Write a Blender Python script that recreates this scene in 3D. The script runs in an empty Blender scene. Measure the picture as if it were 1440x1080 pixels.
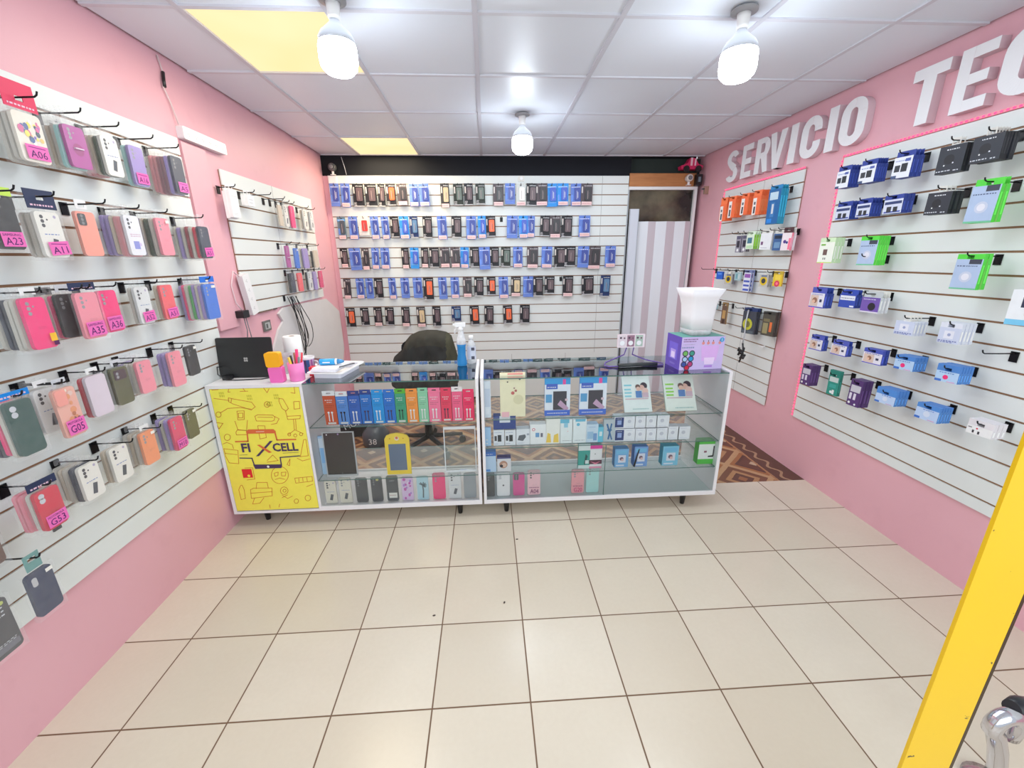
import bpy, math, random
from mathutils import Matrix, Vector
random.seed(7)
SC = bpy.context.scene
COLL = SC.collection
SC.view_settings.view_transform = 'Standard'
SC.view_settings.look = 'None'
SC.view_settings.exposure = 0.32
SC.view_settings.gamma = 1.06
LX, RX, BY = -1.512, 2.163, 4.42          # left wall, right wall, back panel planes
CEIL, YF = 2.44, -0.35

# ---------------------------------------------------------------- colours
def lin(c):
    o = []
    for v in c[:3]:
        v = v / 255.0
        o.append(v / 12.92 if v <= .04045 else ((v + .055) / 1.055) ** 2.4)
    return (o[0], o[1], o[2], 1.0)
P = dict(
    white=(238,238,240), offwhite=(226,224,218), paper=(240,238,232), black=(22,22,26), dark=(44,44,50), grey=(120,122,128), lightgrey=(190,192,196),
    orchid=(176,62,150), teal=(40,92,98), frost=(206,200,190), sand=(214,198,178), white_print=(236,233,226), moss=(70,84,62), rose=(222,140,148),
    lilac=(160,140,205), slate=(46,52,72), mauve=(150,92,104), coral=(245,92,100), salmon=(252,160,142), cup_print=(232,232,240), plum=(104,78,130),
    pink=(243,140,158), red=(214,38,66), crimson=(160,34,56), hotpink=(250,28,120), clear=(222,224,226), blue=(42,110,214), green=(70,170,80),
    darkgreen=(38,78,72), floral=(240,176,160), frostlilac=(222,208,222), olive=(84,84,44), orange=(246,150,104), raspberry=(226,52,110), brown=(110,78,64),
    navy=(42,52,84), greybox=(72,72,76), doodle=(238,228,214), whitebox=(240,240,242), lime=(196,230,90), silver=(200,204,212), brightblue=(20,130,220),
    tagpink=(238,110,186), ink=(74,30,96), yellow=(250,208,40), cream=(236,228,212), magenta=(224,66,150), mint=(150,214,178), violet=(84,52,110))
def C(c):
    return lin(P[c] if isinstance(c, str) else c)

# ---------------------------------------------------------------- materials
MATS = {}
def newmat(name):
    m = bpy.data.materials.new(name); m.use_nodes = True
    nt = m.node_tree; nt.nodes.clear()
    out = nt.nodes.new('ShaderNodeOutputMaterial'); MATS[name] = m
    return m, nt, out
def N(nt, t, **kw):
    n = nt.nodes.new(t)
    for k, v in kw.items(): setattr(n, k, v)
    return n
def mixc(nt, fac, a, b, blend='MIX'):
    n = N(nt, 'ShaderNodeMix', data_type='RGBA', blend_type=blend)
    for i, v in ((0, fac), (6, a), (7, b)):
        if isinstance(v, bpy.types.NodeSocket): nt.links.new(v, n.inputs[i])
        else: n.inputs[i].default_value = v
    return n.outputs[2]
def mth(nt, op, a, b=None):
    n = N(nt, 'ShaderNodeMath', operation=op)
    for i, v in ((0, a), (1, b)):
        if v is None: continue
        if isinstance(v, bpy.types.NodeSocket): nt.links.new(v, n.inputs[i])
        else: n.inputs[i].default_value = v
    return n.outputs[0]
def noise(nt, scale, detail=3, coord='Object'):
    tc = N(nt, 'ShaderNodeTexCoord'); nz = N(nt, 'ShaderNodeTexNoise')
    nz.inputs['Scale'].default_value = scale; nz.inputs['Detail'].default_value = detail
    nt.links.new(tc.outputs[coord], nz.inputs['Vector'])
    return nz.outputs['Fac']
def attr_mat(name, rough=.5, spec=.4, metal=0, var=.06, nscale=30, coat=0):
    m, nt, out = newmat(name)
    a = N(nt, 'ShaderNodeAttribute', attribute_name='Col')
    f = noise(nt, nscale)
    v = mth(nt, 'ADD', mth(nt, 'MULTIPLY', f, var * 2), 1 - var)
    cc = N(nt, 'ShaderNodeVectorMath', operation='SCALE')
    nt.links.new(a.outputs['Color'], cc.inputs[0]); nt.links.new(v, cc.inputs['Scale'])
    b = N(nt, 'ShaderNodeBsdfPrincipled')
    nt.links.new(cc.outputs[0], b.inputs['Base Color'])
    b.inputs['Roughness'].default_value = rough; b.inputs['Metallic'].default_value = metal
    b.inputs['Specular IOR Level'].default_value = spec; b.inputs['Coat Weight'].default_value = coat
    nt.links.new(b.outputs[0], out.inputs[0])
    return m
M_CARD = attr_mat('printed_card', .5, .35)
M_PLASTIC = attr_mat('moulded_plastic', .35, .5, var=.02)
M_PAINT = attr_mat('painted_board', .42, .4, var=.025, nscale=3)
M_METAL = attr_mat('dark_metal', .3, .5, metal=.6, var=.02)
M_CHROME = attr_mat('chrome', .12, .6, metal=1, var=.02)
M_FABRIC = attr_mat('fabric', .9, .15, var=.25, nscale=14)
M_WALLPATCH = attr_mat('plaster', .85, .2, var=.06, nscale=6)

def pink_mat():
    m, nt, out = newmat('pink_wall_paint')
    f = noise(nt, 1.6, 5); f2 = noise(nt, 9, 6)
    c = mixc(nt, f, lin((226,166,180)), lin((234,180,190)))
    r = N(nt, 'ShaderNodeValToRGB'); r.color_ramp.elements[0].position = .28; r.color_ramp.elements[1].position = .42
    r.color_ramp.elements[0].color = (1,1,1,1); r.color_ramp.elements[1].color = (0,0,0,1)
    nt.links.new(f2, r.inputs[0])
    c2 = mixc(nt, mth(nt, 'MULTIPLY', r.outputs[0], .1), c, lin((196,132,150)))
    b = N(nt, 'ShaderNodeBsdfPrincipled'); nt.links.new(c2, b.inputs['Base Color'])
    b.inputs['Roughness'].default_value = .45; b.inputs['Specular IOR Level'].default_value = .35
    nt.links.new(b.outputs[0], out.inputs[0]); return m
M_PINK = pink_mat()

def tile_mat():
    m, nt, out = newmat('cream_floor_tiles')
    tc = N(nt, 'ShaderNodeTexCoord'); sp = N(nt, 'ShaderNodeSeparateXYZ'); nt.links.new(tc.outputs['Object'], sp.inputs[0])
    u = mth(nt, 'DIVIDE', mth(nt, 'ADD', sp.outputs[0], -.1155 + 34.46), .3446)
    v = mth(nt, 'DIVIDE', mth(nt, 'ADD', sp.outputs[1], -.024 + 34.9), .349)
    def edge(w):
        fr = mth(nt, 'FRACT', w); return mth(nt, 'MINIMUM', fr, mth(nt, 'SUBTRACT', 1.0, fr))
    d = mth(nt, 'MINIMUM', edge(u), edge(v))
    g = N(nt, 'ShaderNodeMapRange'); g.inputs[1].default_value = .006; g.inputs[2].default_value = .0095
    nt.links.new(d, g.inputs[0])
    cid = N(nt, 'ShaderNodeCombineXYZ'); nt.links.new(mth(nt, 'FLOOR', u), cid.inputs[0]); nt.links.new(mth(nt, 'FLOOR', v), cid.inputs[1])
    wn = N(nt, 'ShaderNodeTexWhiteNoise', noise_dimensions='2D'); nt.links.new(cid.outputs[0], wn.inputs['Vector'])
    base = mixc(nt, wn.outputs['Value'], lin((214,202,182)), lin((228,218,200)))
    f = noise(nt, 5, 8); f2 = noise(nt, 60, 3)
    base = mixc(nt, mth(nt, 'MULTIPLY', f, .5), base, lin((206,192,172)))
    base = mixc(nt, mth(nt, 'MULTIPLY', f2, .2), base, lin((190,172,152)))
    col = mixc(nt, g.outputs[0], lin((112,84,62)), base)
    b = N(nt, 'ShaderNodeBsdfPrincipled'); nt.links.new(col, b.inputs['Base Color'])
    ro = mth(nt, 'SUBTRACT', .75, mth(nt, 'MULTIPLY', g.outputs[0], .52)); nt.links.new(ro, b.inputs['Roughness'])
    b.inputs['Specular IOR Level'].default_value = .5
    bp = N(nt, 'ShaderNodeBump'); bp.inputs['Strength'].default_value = .25; bp.inputs['Distance'].default_value = .004
    nt.links.new(g.outputs[0], bp.inputs['Height']); nt.links.new(bp.outputs[0], b.inputs['Normal'])
    nt.links.new(b.outputs[0], out.inputs[0]); return m
M_TILE = tile_mat()

def parquet_mat():
    m, nt, out = newmat('brown_patterned_floor')
    tc = N(nt, 'ShaderNodeTexCoord'); sp = N(nt, 'ShaderNodeSeparateXYZ'); nt.links.new(tc.outputs['Object'], sp.inputs[0])
    def cen(s, p, o):
        fr = mth(nt, 'FRACT', mth(nt, 'DIVIDE', mth(nt, 'ADD', s, o), p)); return mth(nt, 'ABSOLUTE', mth(nt, 'SUBTRACT', fr, .5))
    d = mth(nt, 'ADD', cen(sp.outputs[0], .42, 10), cen(sp.outputs[1], .42, 10.1))
    w = mth(nt, 'ADD', d, mth(nt, 'MULTIPLY', noise(nt, 8, 2), .04))
    r = N(nt, 'ShaderNodeValToRGB'); r.color_ramp.interpolation = 'CONSTANT'
    st = [(0,(196,170,140)),(.1,(88,50,40)),(.3,(70,40,34)),(.36,(156,98,52)),(.46,(190,150,108)),(.58,(110,66,44)),(.72,(176,130,86)),(.82,(84,48,38)),(.93,(150,96,58))]
    while len(r.color_ramp.elements) < len(st): r.color_ramp.elements.new(.5)
    for e, (p, c) in zip(r.color_ramp.elements, st): e.position = p; e.color = lin(c)
    nt.links.new(w, r.inputs[0])
    # border band along the right wall
    wv = mth(nt, 'SINE', mth(nt, 'MULTIPLY', sp.outputs[1], 42)); 
    bd = mth(nt, 'ABSOLUTE', mth(nt, 'SUBTRACT', mth(nt, 'SUBTRACT', sp.outputs[0], 2.07), mth(nt, 'MULTIPLY', wv, .022)))
    ring = mth(nt, 'LESS_THAN', bd, .011)
    bc = mixc(nt, ring, lin((78,50,40)), lin((170,136,104)))
    isb = mth(nt, 'GREATER_THAN', sp.outputs[0], 2.0)
    col = mixc(nt, isb, r.outputs[0], bc)
    ln = mth(nt, 'LESS_THAN', mth(nt, 'ABSOLUTE', mth(nt, 'SUBTRACT', sp.outputs[0], 1.99)), .008)
    col = mixc(nt, ln, col, lin((170,120,78)))
    col = mixc(nt, mth(nt, 'MULTIPLY', noise(nt, 25, 6), .3), col, lin((120,84,62)))
    b = N(nt, 'ShaderNodeBsdfPrincipled'); nt.links.new(col, b.inputs['Base Color']); b.inputs['Roughness'].default_value = .4
    nt.links.new(b.outputs[0], out.inputs[0]); return m
M_PARQ = parquet_mat()

def glass_mat(name, tint, refl=.08, rough=.02, ior=1.5):
    m, nt, out = newmat(name)
    t = N(nt, 'ShaderNodeBsdfTransparent'); t.inputs[0].default_value = tint
    g = N(nt, 'ShaderNodeBsdfGlossy'); g.inputs['Roughness'].default_value = rough; g.inputs[0].default_value = (.95, .98, 1, 1)
    fr = N(nt, 'ShaderNodeFresnel'); fr.inputs[0].default_value = ior
    f = mth(nt, 'MINIMUM', mth(nt, 'ADD', fr.outputs[0], refl), 1.0)
    mx = N(nt, 'ShaderNodeMixShader'); nt.links.new(f, mx.inputs[0]); nt.links.new(t.outputs[0], mx.inputs[1]); nt.links.new(g.outputs[0], mx.inputs[2])
    nt.links.new(mx.outputs[0], out.inputs[0]); return m
M_GLASS = glass_mat('case_glass', (.96, .985, .98, 1), .0, ior=1.38)
M_TOPGLASS = glass_mat('top_glass', (.97, .99, .985, 1), .2, ior=1.5)
M_SHELF = None
def film_mat(name, fac, tint=(1,1,1,1), col=(.9,.9,.92,1)):
    m, nt, out = newmat(name)
    t = N(nt, 'ShaderNodeBsdfTransparent'); t.inputs[0].default_value = tint
    b = N(nt, 'ShaderNodeBsdfPrincipled'); b.inputs['Base Color'].default_value = col; b.inputs['Roughness'].default_value = .12
    nz = noise(nt, 35, 4)
    f = mth(nt, 'ADD', mth(nt, 'MULTIPLY', nz, fac), fac * .45)
    mx = N(nt, 'ShaderNodeMixShader'); nt.links.new(f, mx.inputs[0]); nt.links.new(t.outputs[0], mx.inputs[1]); nt.links.new(b.outputs[0], mx.inputs[2])
    nt.links.new(mx.outputs[0], out.inputs[0]); return m
M_BAG = film_mat('clear_bag_film', .1)
M_SHELF = film_mat('shelf_glass', .15, (.97,.99,.985,1), (.78,.86,.86,1))
M_CLEAR = film_mat('clear_plastic', .55, (.95,.97,1,1))
def emit_mat(name, col, s):
    m, nt, out = newmat(name)
    e = N(nt, 'ShaderNodeEmission'); e.inputs[0].default_value = col; e.inputs[1].default_value = s
    nt.links.new(e.outputs[0], out.inputs[0]); return m
M_BULB = emit_mat('lit_bulb_diffuser', (.82,.92,1,1), 32)
M_LED = emit_mat('red_led_glow', lin((255,60,100)), 2.6)
def lamp_panel_mat():
    m, nt, out = newmat('warm_light_panel')
    f = noise(nt, 1.7, 2)
    c = mixc(nt, f, lin((255,212,142)), lin((255,236,190)))
    e = N(nt, 'ShaderNodeEmission'); nt.links.new(c, e.inputs[0]); e.inputs[1].default_value = 1.0
    nt.links.new(e.outputs[0], out.inputs[0]); return m
M_WARM = lamp_panel_mat()
def post_mat():
    m, nt, out = newmat('chipped_yellow_paint')
    a = N(nt, 'ShaderNodeAttribute', attribute_name='Col')
    f = noise(nt, 3, 3); f2 = noise(nt, 38, 6)
    c = mixc(nt, mth(nt, 'MULTIPLY', f, .9), a.outputs['Color'], lin((226,180,0)))
    r = N(nt, 'ShaderNodeValToRGB'); r.color_ramp.elements[0].position = .285; r.color_ramp.elements[1].position = .3
    r.color_ramp.elements[0].color = (1,1,1,1); r.color_ramp.elements[1].color = (0,0,0,1)
    nt.links.new(f2, r.inputs[0])
    c = mixc(nt, r.outputs[0], c, lin((70,48,20)))
    b = N(nt, 'ShaderNodeBsdfPrincipled'); nt.links.new(c, b.inputs['Base Color']); b.inputs['Roughness'].default_value = .35
    nt.links.new(b.outputs[0], out.inputs[0]); return m
M_POST = post_mat()

# ---------------------------------------------------------------- mesh builder
_T = {}
def text_polys(s, bold=0.0):
    k = (s, bold)
    if k not in _T:
        cu = bpy.data.curves.new('glyphs', 'FONT'); cu.body = s; cu.resolution_u = 2; cu.offset = bold; cu.fill_mode = 'FRONT'
        o = bpy.data.objects.new('glyphs', cu)
        me = bpy.data.meshes.new_from_object(o)
        vs = [tuple(v.co) for v in me.vertices]; fs = [tuple(p.vertices) for p in me.polygons]
        bpy.data.objects.remove(o); bpy.data.curves.remove(cu); bpy.data.meshes.remove(me)
        _T[k] = (vs, fs)
    return _T[k]
def rr(x0, z0, x1, z1, r, n=4):
    o = []
    for cx, cz, a in ((x1-r, z0+r, -90), (x1-r, z1-r, 0), (x0+r, z1-r, 90), (x0+r, z0+r, 180)):
        for i in range(n + 1):
            t = math.radians(a + 90 * i / n); o.append((cx + r*math.cos(t), cz + r*math.sin(t)))
    return o
class MB:
    def __init__(s): s.v = []; s.f = []; s.c = []; s.m = []; s.sm = []; s.mats = []
    def face(s, idx, c, m=0, smooth=False):
        s.f.append(tuple(idx)); s.c.append(C(c)); s.m.append(m); s.sm.append(smooth)
    def poly(s, pts, c, m=0):
        b = len(s.v); s.v += [tuple(p) for p in pts]; s.face(range(b, b+len(pts)), c, m); return s
    def box(s, x0, x1, y0, y1, z0, z1, c, cf=None, m=0):
        b = len(s.v)
        s.v += [(x,y,z) for z in (z0,z1) for y in (y0,y1) for x in (x0,x1)]
        for i, q in enumerate(((0,1,5,4),(1,3,7,5),(3,2,6,7),(2,0,4,6),(4,5,7,6),(0,2,3,1))):
            s.face([b+k for k in q], cf if (i == 0 and cf is not None) else c, m)
        return s
    def prism(s, poly, y0, y1, c, cs=None, m=0):            # poly in x,z counter-clockwise seen from the front (-y)
        n = len(poly); b = len(s.v)
        s.v += [(x, y0, z) for x, z in poly] + [(x, y1, z) for x, z in poly]
        s.face([b+i for i in range(n)], c, m); s.face([b+n+i for i in reversed(range(n))], cs or c, m)
        for i in range(n): j = (i+1) % n; s.face((b+i, b+n+i, b+n+j, b+j), cs or c, m)
        return s
    def quad(s, x0, z0, x1, z1, y, c, m=0):
        return s.poly([(x0,y,z0),(x1,y,z0),(x1,y,z1),(x0,y,z1)], c, m)
    def disc(s, x, z, r, y, c, n=12, sx=1, m=0):
        return s.poly([(x+sx*r*math.cos(2*math.pi*i/n), y, z+r*math.sin(2*math.pi*i/n)) for i in range(n)], c, m)
    def text(s, t, x, z, h, y, c, w=None, bold=0.0, al='c', skew=0.0, rot=0.0):
        vs, fs = text_polys(t, bold)
        x0 = min(v[0] for v in vs); x1 = max(v[0] for v in vs); z0 = min(v[1] for v in vs); z1 = max(v[1] for v in vs)
        k = h / (z1 - z0); kx = k if w is None else w / (x1 - x0); tw = (x1-x0)*kx
        ox = x - (tw/2 if al == 'c' else 0); b = len(s.v); cr, sr = math.cos(rot), math.sin(rot)
        for v in vs:
            px = (v[0]-x0)*kx + skew*(v[1]-z0)*k - (tw/2 if al == 'c' else 0); pz = (v[1]-z0)*k
            s.v.append((x + px*cr - pz*sr, y, z + px*sr + pz*cr))
        for f in fs: s.face([b+i for i in f], c)
        return s
    def line(s, pts, w, y, c):
        for (x0,z0),(x1,z1) in zip(pts, pts[1:]):
            dx, dz = x1-x0, z1-z0; L = math.hypot(dx, dz) or 1e-6; nx, nz = -dz/L*w/2, dx/L*w/2; ex, ez = dx/L*w*.3, dz/L*w*.3
            s.poly([(x0-ex-nx,y,z0-ez-nz),(x1+ex-nx,y,z1+ez-nz),(x1+ex+nx,y,z1+ez+nz),(x0-ex+nx,y,z0-ez+nz)], c)
        return s
    def lathe(s, prof, c, n=24, ctr=(0,0,0), cap=True, m=0, cols=None, axis='z'):
        b = len(s.v)
        for r, z in prof:
            for i in range(n):
                a = 2*math.pi*i/n; p = (r*math.cos(a), r*math.sin(a), z)
                if axis == 'y': p = (p[0], p[2], p[1])
                if axis == 'x': p = (p[2], p[0], p[1])
                s.v.append((ctr[0]+p[0], ctr[1]+p[1], ctr[2]+p[2]))
        for k in range(len(prof)-1):
            for i in range(n):
                j = (i+1) % n; s.face((b+k*n+i, b+k*n+j, b+(k+1)*n+j, b+(k+1)*n+i), cols[k] if cols else c, m, True)
        if cap:
            s.face([b+i for i in reversed(range(n))], cols[0] if cols else c, m); e = b+(len(prof)-1)*n
            s.face([e+i for i in range(n)], cols[-1] if cols else c, m)
        return s
    def tube(s, pts, r, c, n=8, m=0):
        pts = [Vector(p) for p in pts]; b = len(s.v); up = None
        for i, p in enumerate(pts):
            t = (pts[min(i+1, len(pts)-1)] - pts[max(i-1, 0)]).normalized()
            if up is None: up = t.orthogonal().normalized()
            up = (up - t*up.dot(t)).normalized(); si = t.cross(up)
            rad = r[i] if isinstance(r, (list, tuple)) else r
            for k in range(n):
                a = 2*math.pi*k/n; s.v.append(tuple(p + up*rad*math.cos(a) + si*rad*math.sin(a)))
        for i in range(len(pts)-1):
            for k in range(n):
                j = (k+1) % n; s.face((b+i*n+k, b+i*n+j, b+(i+1)*n+j, b+(i+1)*n+k), c, m, True)
        s.face([b+k for k in reversed(range(n))], c, m); e = b+(len(pts)-1)*n; s.face([e+k for k in range(n)], c, m)
        return s
    def mesh(s, name, *mats):
        me = bpy.data.meshes.new(name); me.from_pydata(s.v, [], s.f); 
        at = me.color_attributes.new('Col', 'FLOAT_COLOR', 'CORNER')
        buf = []
        for p in me.polygons: buf += list(s.c[p.index]) * p.loop_total
        at.data.foreach_set('color', buf)
        me.polygons.foreach_set('material_index', s.m); me.polygons.foreach_set('use_smooth', s.sm)
        for m in mats: me.materials.append(m)
        me.update(); return me
def put(name, mb, mat, parent=None, loc=(0,0,0), rot=(0,0,0)):
    mats = mat if isinstance(mat, (list, tuple)) else [mat]
    me = mb if isinstance(mb, bpy.types.Mesh) else mb.mesh(name, *mats)
    o = bpy.data.objects.new(name, me); COLL.objects.link(o); o.parent = parent; o.location = loc; o.rotation_euler = rot
    return o
def tag(o, label, cat, group=None):
    o['label'] = label; o['category'] = cat
    if group: o['group'] = group
    return o
def thing(name, label, cat, loc=(0,0,0), rot=(0,0,0), group=None):
    o = bpy.data.objects.new(name, None); COLL.objects.link(o); o.location = loc; o.rotation_euler = rot; o.empty_display_size = .05
    return tag(o, label, cat, group)
def struct(name, mb, mat):
    o = put(name, mb, mat); o['kind'] = 'structure'; return o
ORD = ['zeroth','first','second','third','fourth','fifth','sixth','seventh','eighth','ninth','tenth','eleventh','twelfth','thirteenth','fourteenth','fifteenth','sixteenth','seventeenth','eighteenth','nineteenth','twentieth','twenty-first','twenty-second','twenty-third','twenty-fourth','twenty-fifth','twenty-sixth']
# frame of a wall: u runs left to right as one faces the wall, d is the distance out from it
ROT = {'L': math.pi/2, 'R': -math.pi/2, 'B': 0.0}
def wp(wall, u, d, z):
    if wall == 'L': return (LX + d, u, z)
    if wall == 'R': return (RX - d, -u, z)
    return (u, BY - d, z)

CASES=[
((1.519, 1.605, 1.805, 1.945), 0.09, 2.003, 'doodle', ['frost', 'frost'], 'A06', 'red'),
((1.667, 1.744, 1.816, 1.948), 0.1, 2.003, 'orchid', ['teal', 'frost', 'sand', 'frost', 'sand'], '', ''),
((1.83, 1.888, 1.817, 1.953), 0.09, 2.003, 'white_print', ['moss', 'sand', 'rose', 'rose'], '', ''),
((1.994, 2.059, 1.807, 1.959), 0.06, 2.003, 'lilac', ['teal'], 'A16', ''),
((2.158, 2.191, 1.796, 1.952), 0.12, 2.003, 'slate', ['lilac', 'mauve', 'mauve', 'rose', 'rose', 'frost'], 'A5', ''),
((1.374, 1.431, 1.539, 1.683), 0.09, 1.717, 'black', ['coral'], 'A23', 'lime'),
((1.48, 1.559, 1.516, 1.656), 0.1, 1.717, 'white_print', ['frost', 'frost'], 'A11', 'navy'),
((1.666, 1.743, 1.522, 1.675), 0.06, 1.717, 'salmon', [], '', 'white'),
((1.828, 1.887, 1.525, 1.676), 0.1, 1.717, 'cup_print', ['rose', 'rose', 'sand', 'lilac', 'lilac'], '', ''),
((1.979, 2.04, 1.526, 1.679), 0.11, 1.717, 'pink', ['frost', 'moss', 'sand', 'plum'], '*', ''),
((2.209, 2.282, 1.514, 1.661), 0.13, 1.717, 'slate', ['red', 'frost', 'crimson', 'frost', 'lilac', 'frost'], 'A51', ''),
((1.349, 1.412, 1.24, 1.398), 0.11, 1.43, 'hotpink', ['frost', 'frost', 'slate', 'frost'], '!', 'white'),
((1.504, 1.535, 1.253, 1.398), 0.08, 1.43, 'black', ['hotpink', 'sand', 'frost'], '', 'silver'),
((1.507, 1.589, 1.243, 1.404), 0.12, 1.43, 'pink', [], 'A35', 'navy'),
((1.603, 1.704, 1.248, 1.402), 0.1, 1.43, 'hotpink', [], 'A36', ''),
((1.827, 1.88, 1.25, 1.406), 0.07, 1.43, 'clear', ['frost'], 'A52', ''),
((1.966, 2.022, 1.249, 1.407), 0.07, 1.43, 'coral', ['sand'], 'A51', ''),
((2.152, 2.245, 1.221, 1.392), 0.13, 1.43, 'blue', ['lilac', 'frost', 'lilac', 'green', 'frost', 'hotpink', 'lilac'], '*', 'blue'),
((1.214, 1.258, 0.946, 1.118), 0.12, 1.144, 'darkgreen', ['frost', 'hotpink', 'slate', 'frost'], '', 'brightblue'),
((1.342, 1.369, 0.97, 1.124), 0.08, 1.144, 'clear', ['frost', 'sand'], '', 'white'),
((1.342, 1.402, 0.944, 1.109), 0.12, 1.144, 'floral', [], 'G05', 'silver'),
((1.473, 1.551, 0.967, 1.12), 0.1, 1.144, 'frostlilac', ['red'], '', 'white'),
((1.602, 1.669, 0.966, 1.111), 0.08, 1.144, 'olive', ['moss'], '', 'silver'),
((1.699, 1.76, 0.982, 1.141), 0.1, 1.144, 'pink', ['frost', 'frost', 'lilac'], '', ''),
((1.867, 1.943, 0.958, 1.13), 0.1, 1.144, 'pink', ['lilac', 'lilac'], '', ''),
((2.006, 2.075, 0.971, 1.122), 0.08, 1.144, 'black', [], '*', ''),
((1.201, 1.247, 0.695, 0.858), 0.12, 0.857, 'red', ['frost', 'pink', 'pink'], 'G53', 'navy'),
((1.358, 1.419, 0.699, 0.861), 0.1, 0.857, 'white_print', ['slate', 'frost', 'sand', 'frost'], '', ''),
((1.497, 1.575, 0.688, 0.861), 0.08, 0.857, 'white_print', ['sand'], '', ''),
((1.654, 1.703, 0.686, 0.849), 0.08, 0.857, 'orange', ['frost', 'sand', 'frost'], '*', 'white'),
((1.801, 1.866, 0.676, 0.857), 0.09, 0.857, 'raspberry', ['lilac', 'frost', 'lilac'], 'M10', ''),
((1.913, 1.962, 0.688, 0.865), 0.08, 0.857, 'olive', [], '*', ''),
((1.045, 1.105, 0.662, 0.775), 0.07, 0.857, 'brown', [], '', ''),
((1.099, 1.158, 0.458, 0.605), 0.12, 0.666, 'navy', [], '*', 'teal'),
((0.959, 1.035, 0.433, 0.602), 0.12, 0.666, 'greybox', [], '', ''),
]
CASES_FAR=[
((2.635, 2.712, 1.739, 1.881), 0.07, 1.918, 'whitebox', ['whitebox']),
((2.806, 2.951, 1.823, 1.89), 0.06, 1.918, 'whitebox', ['whitebox']),
((3.243, 3.278, 1.735, 1.873), 0.06, 1.918, 'sand', []),
((3.332, 3.369, 1.737, 1.883), 0.06, 1.918, 'white_print', []),
((3.401, 3.464, 1.733, 1.886), 0.07, 1.918, 'hotpink', ['frost']),
((3.655, 3.73, 1.739, 1.909), 0.06, 1.918, 'white_print', ['sand']),
((3.785, 3.849, 1.741, 1.886), 0.06, 1.918, 'clear', ['frost']),
((3.254, 3.299, 1.449, 1.608), 0.06, 1.631, 'orchid', []),
((3.385, 3.457, 1.441, 1.587), 0.06, 1.631, 'blue', []),
((3.538, 3.632, 1.437, 1.59), 0.06, 1.631, 'lilac', ['frost']),
((3.728, 3.862, 1.438, 1.578), 0.06, 1.631, 'sand', ['black']),
((3.295, 3.34, 1.265, 1.409), 0.05, 1.44, 'slate', ['black']),
((3.403, 3.482, 1.265, 1.405), 0.05, 1.44, 'coral', []),
((3.619, 3.65, 1.259, 1.409), 0.05, 1.44, 'clear', ['black']),
((3.705, 3.772, 1.256, 1.407), 0.05, 1.44, 'lilac', []),
((3.829, 3.907, 1.265, 1.409), 0.05, 1.44, 'raspberry', []),
]
PACKS_A=[
((-3.771, -3.648, 1.787, 1.918), 0.13, 1.976, 'orange_card', ['orange_card', 'orange_card', 'orange_card', 'orange_card']),
((-3.68, -3.551, 1.806, 1.946), 0.11, 1.976, 'orange_card', ['orange_card', 'orange_card', 'orange_card', 'orange_card']),
((-3.514, -3.394, 1.813, 1.947), 0.1, 1.976, 'orange_card', ['orange_card', 'orange_card', 'orange_card', 'orange_card']),
((-3.361, -3.239, 1.799, 1.932), 0.1, 1.976, 'orange_card', ['orange_card', 'orange_card', 'orange_card', 'orange_card', 'orange_card']),
((-3.149, -3.004, 1.716, 1.947), 0.11, 1.976, 'blue_tool', ['teal_tool', 'teal_tool']),
((-3.545, -3.448, 1.526, 1.668), 0.08, 1.687, 'grey_cable', ['grey_cable']),
((-3.456, -3.372, 1.531, 1.669), 0.08, 1.687, 'grey_cable', ['grey_cable']),
((-3.396, -3.275, 1.55, 1.661), 0.08, 1.687, 'green_white', ['green_white', 'green_white']),
((-3.203, -3.056, 1.541, 1.666), 0.09, 1.687, 'white_card', ['white_card', 'white_card']),
((-3.067, -2.976, 1.534, 1.648), 0.07, 1.687, 'photo_card', ['photo_card']),
((-2.984, -2.882, 1.533, 1.649), 0.07, 1.687, 'white_pink', ['white_card']),
((-3.772, -3.658, 1.301, 1.377), 0.08, 1.398, 'blue_pouch', []),
((-3.66, -3.55, 1.265, 1.35), 0.06, 1.398, 'yellow_cable', ['grey_cable']),
((-3.554, -3.42, 1.301, 1.383), 0.05, 1.398, 'aqua_clear', []),
((-3.406, -3.267, 1.22, 1.387), 0.06, 1.398, 'striped', ['striped']),
((-3.171, -3.056, 1.273, 1.361), 0.07, 1.398, 'yellow_cable', ['yellow_cable']),
((-3.022, -2.925, 1.286, 1.392), 0.06, 1.398, 'yellow_red', []),
((-3.855, -3.726, 1.025, 1.09), 0.05, 1.109, 'aqua_clear', []),
((-3.651, -3.511, 0.921, 1.11), 0.07, 1.109, 'brown_slim', []),
((-3.296, -3.098, 0.902, 1.088), 0.08, 1.109, 'cable_bag', ['cable_bag']),
((-3.06, -2.892, 0.923, 1.099), 0.07, 1.109, 'dark_bag', ['dark_bag']),
]
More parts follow.
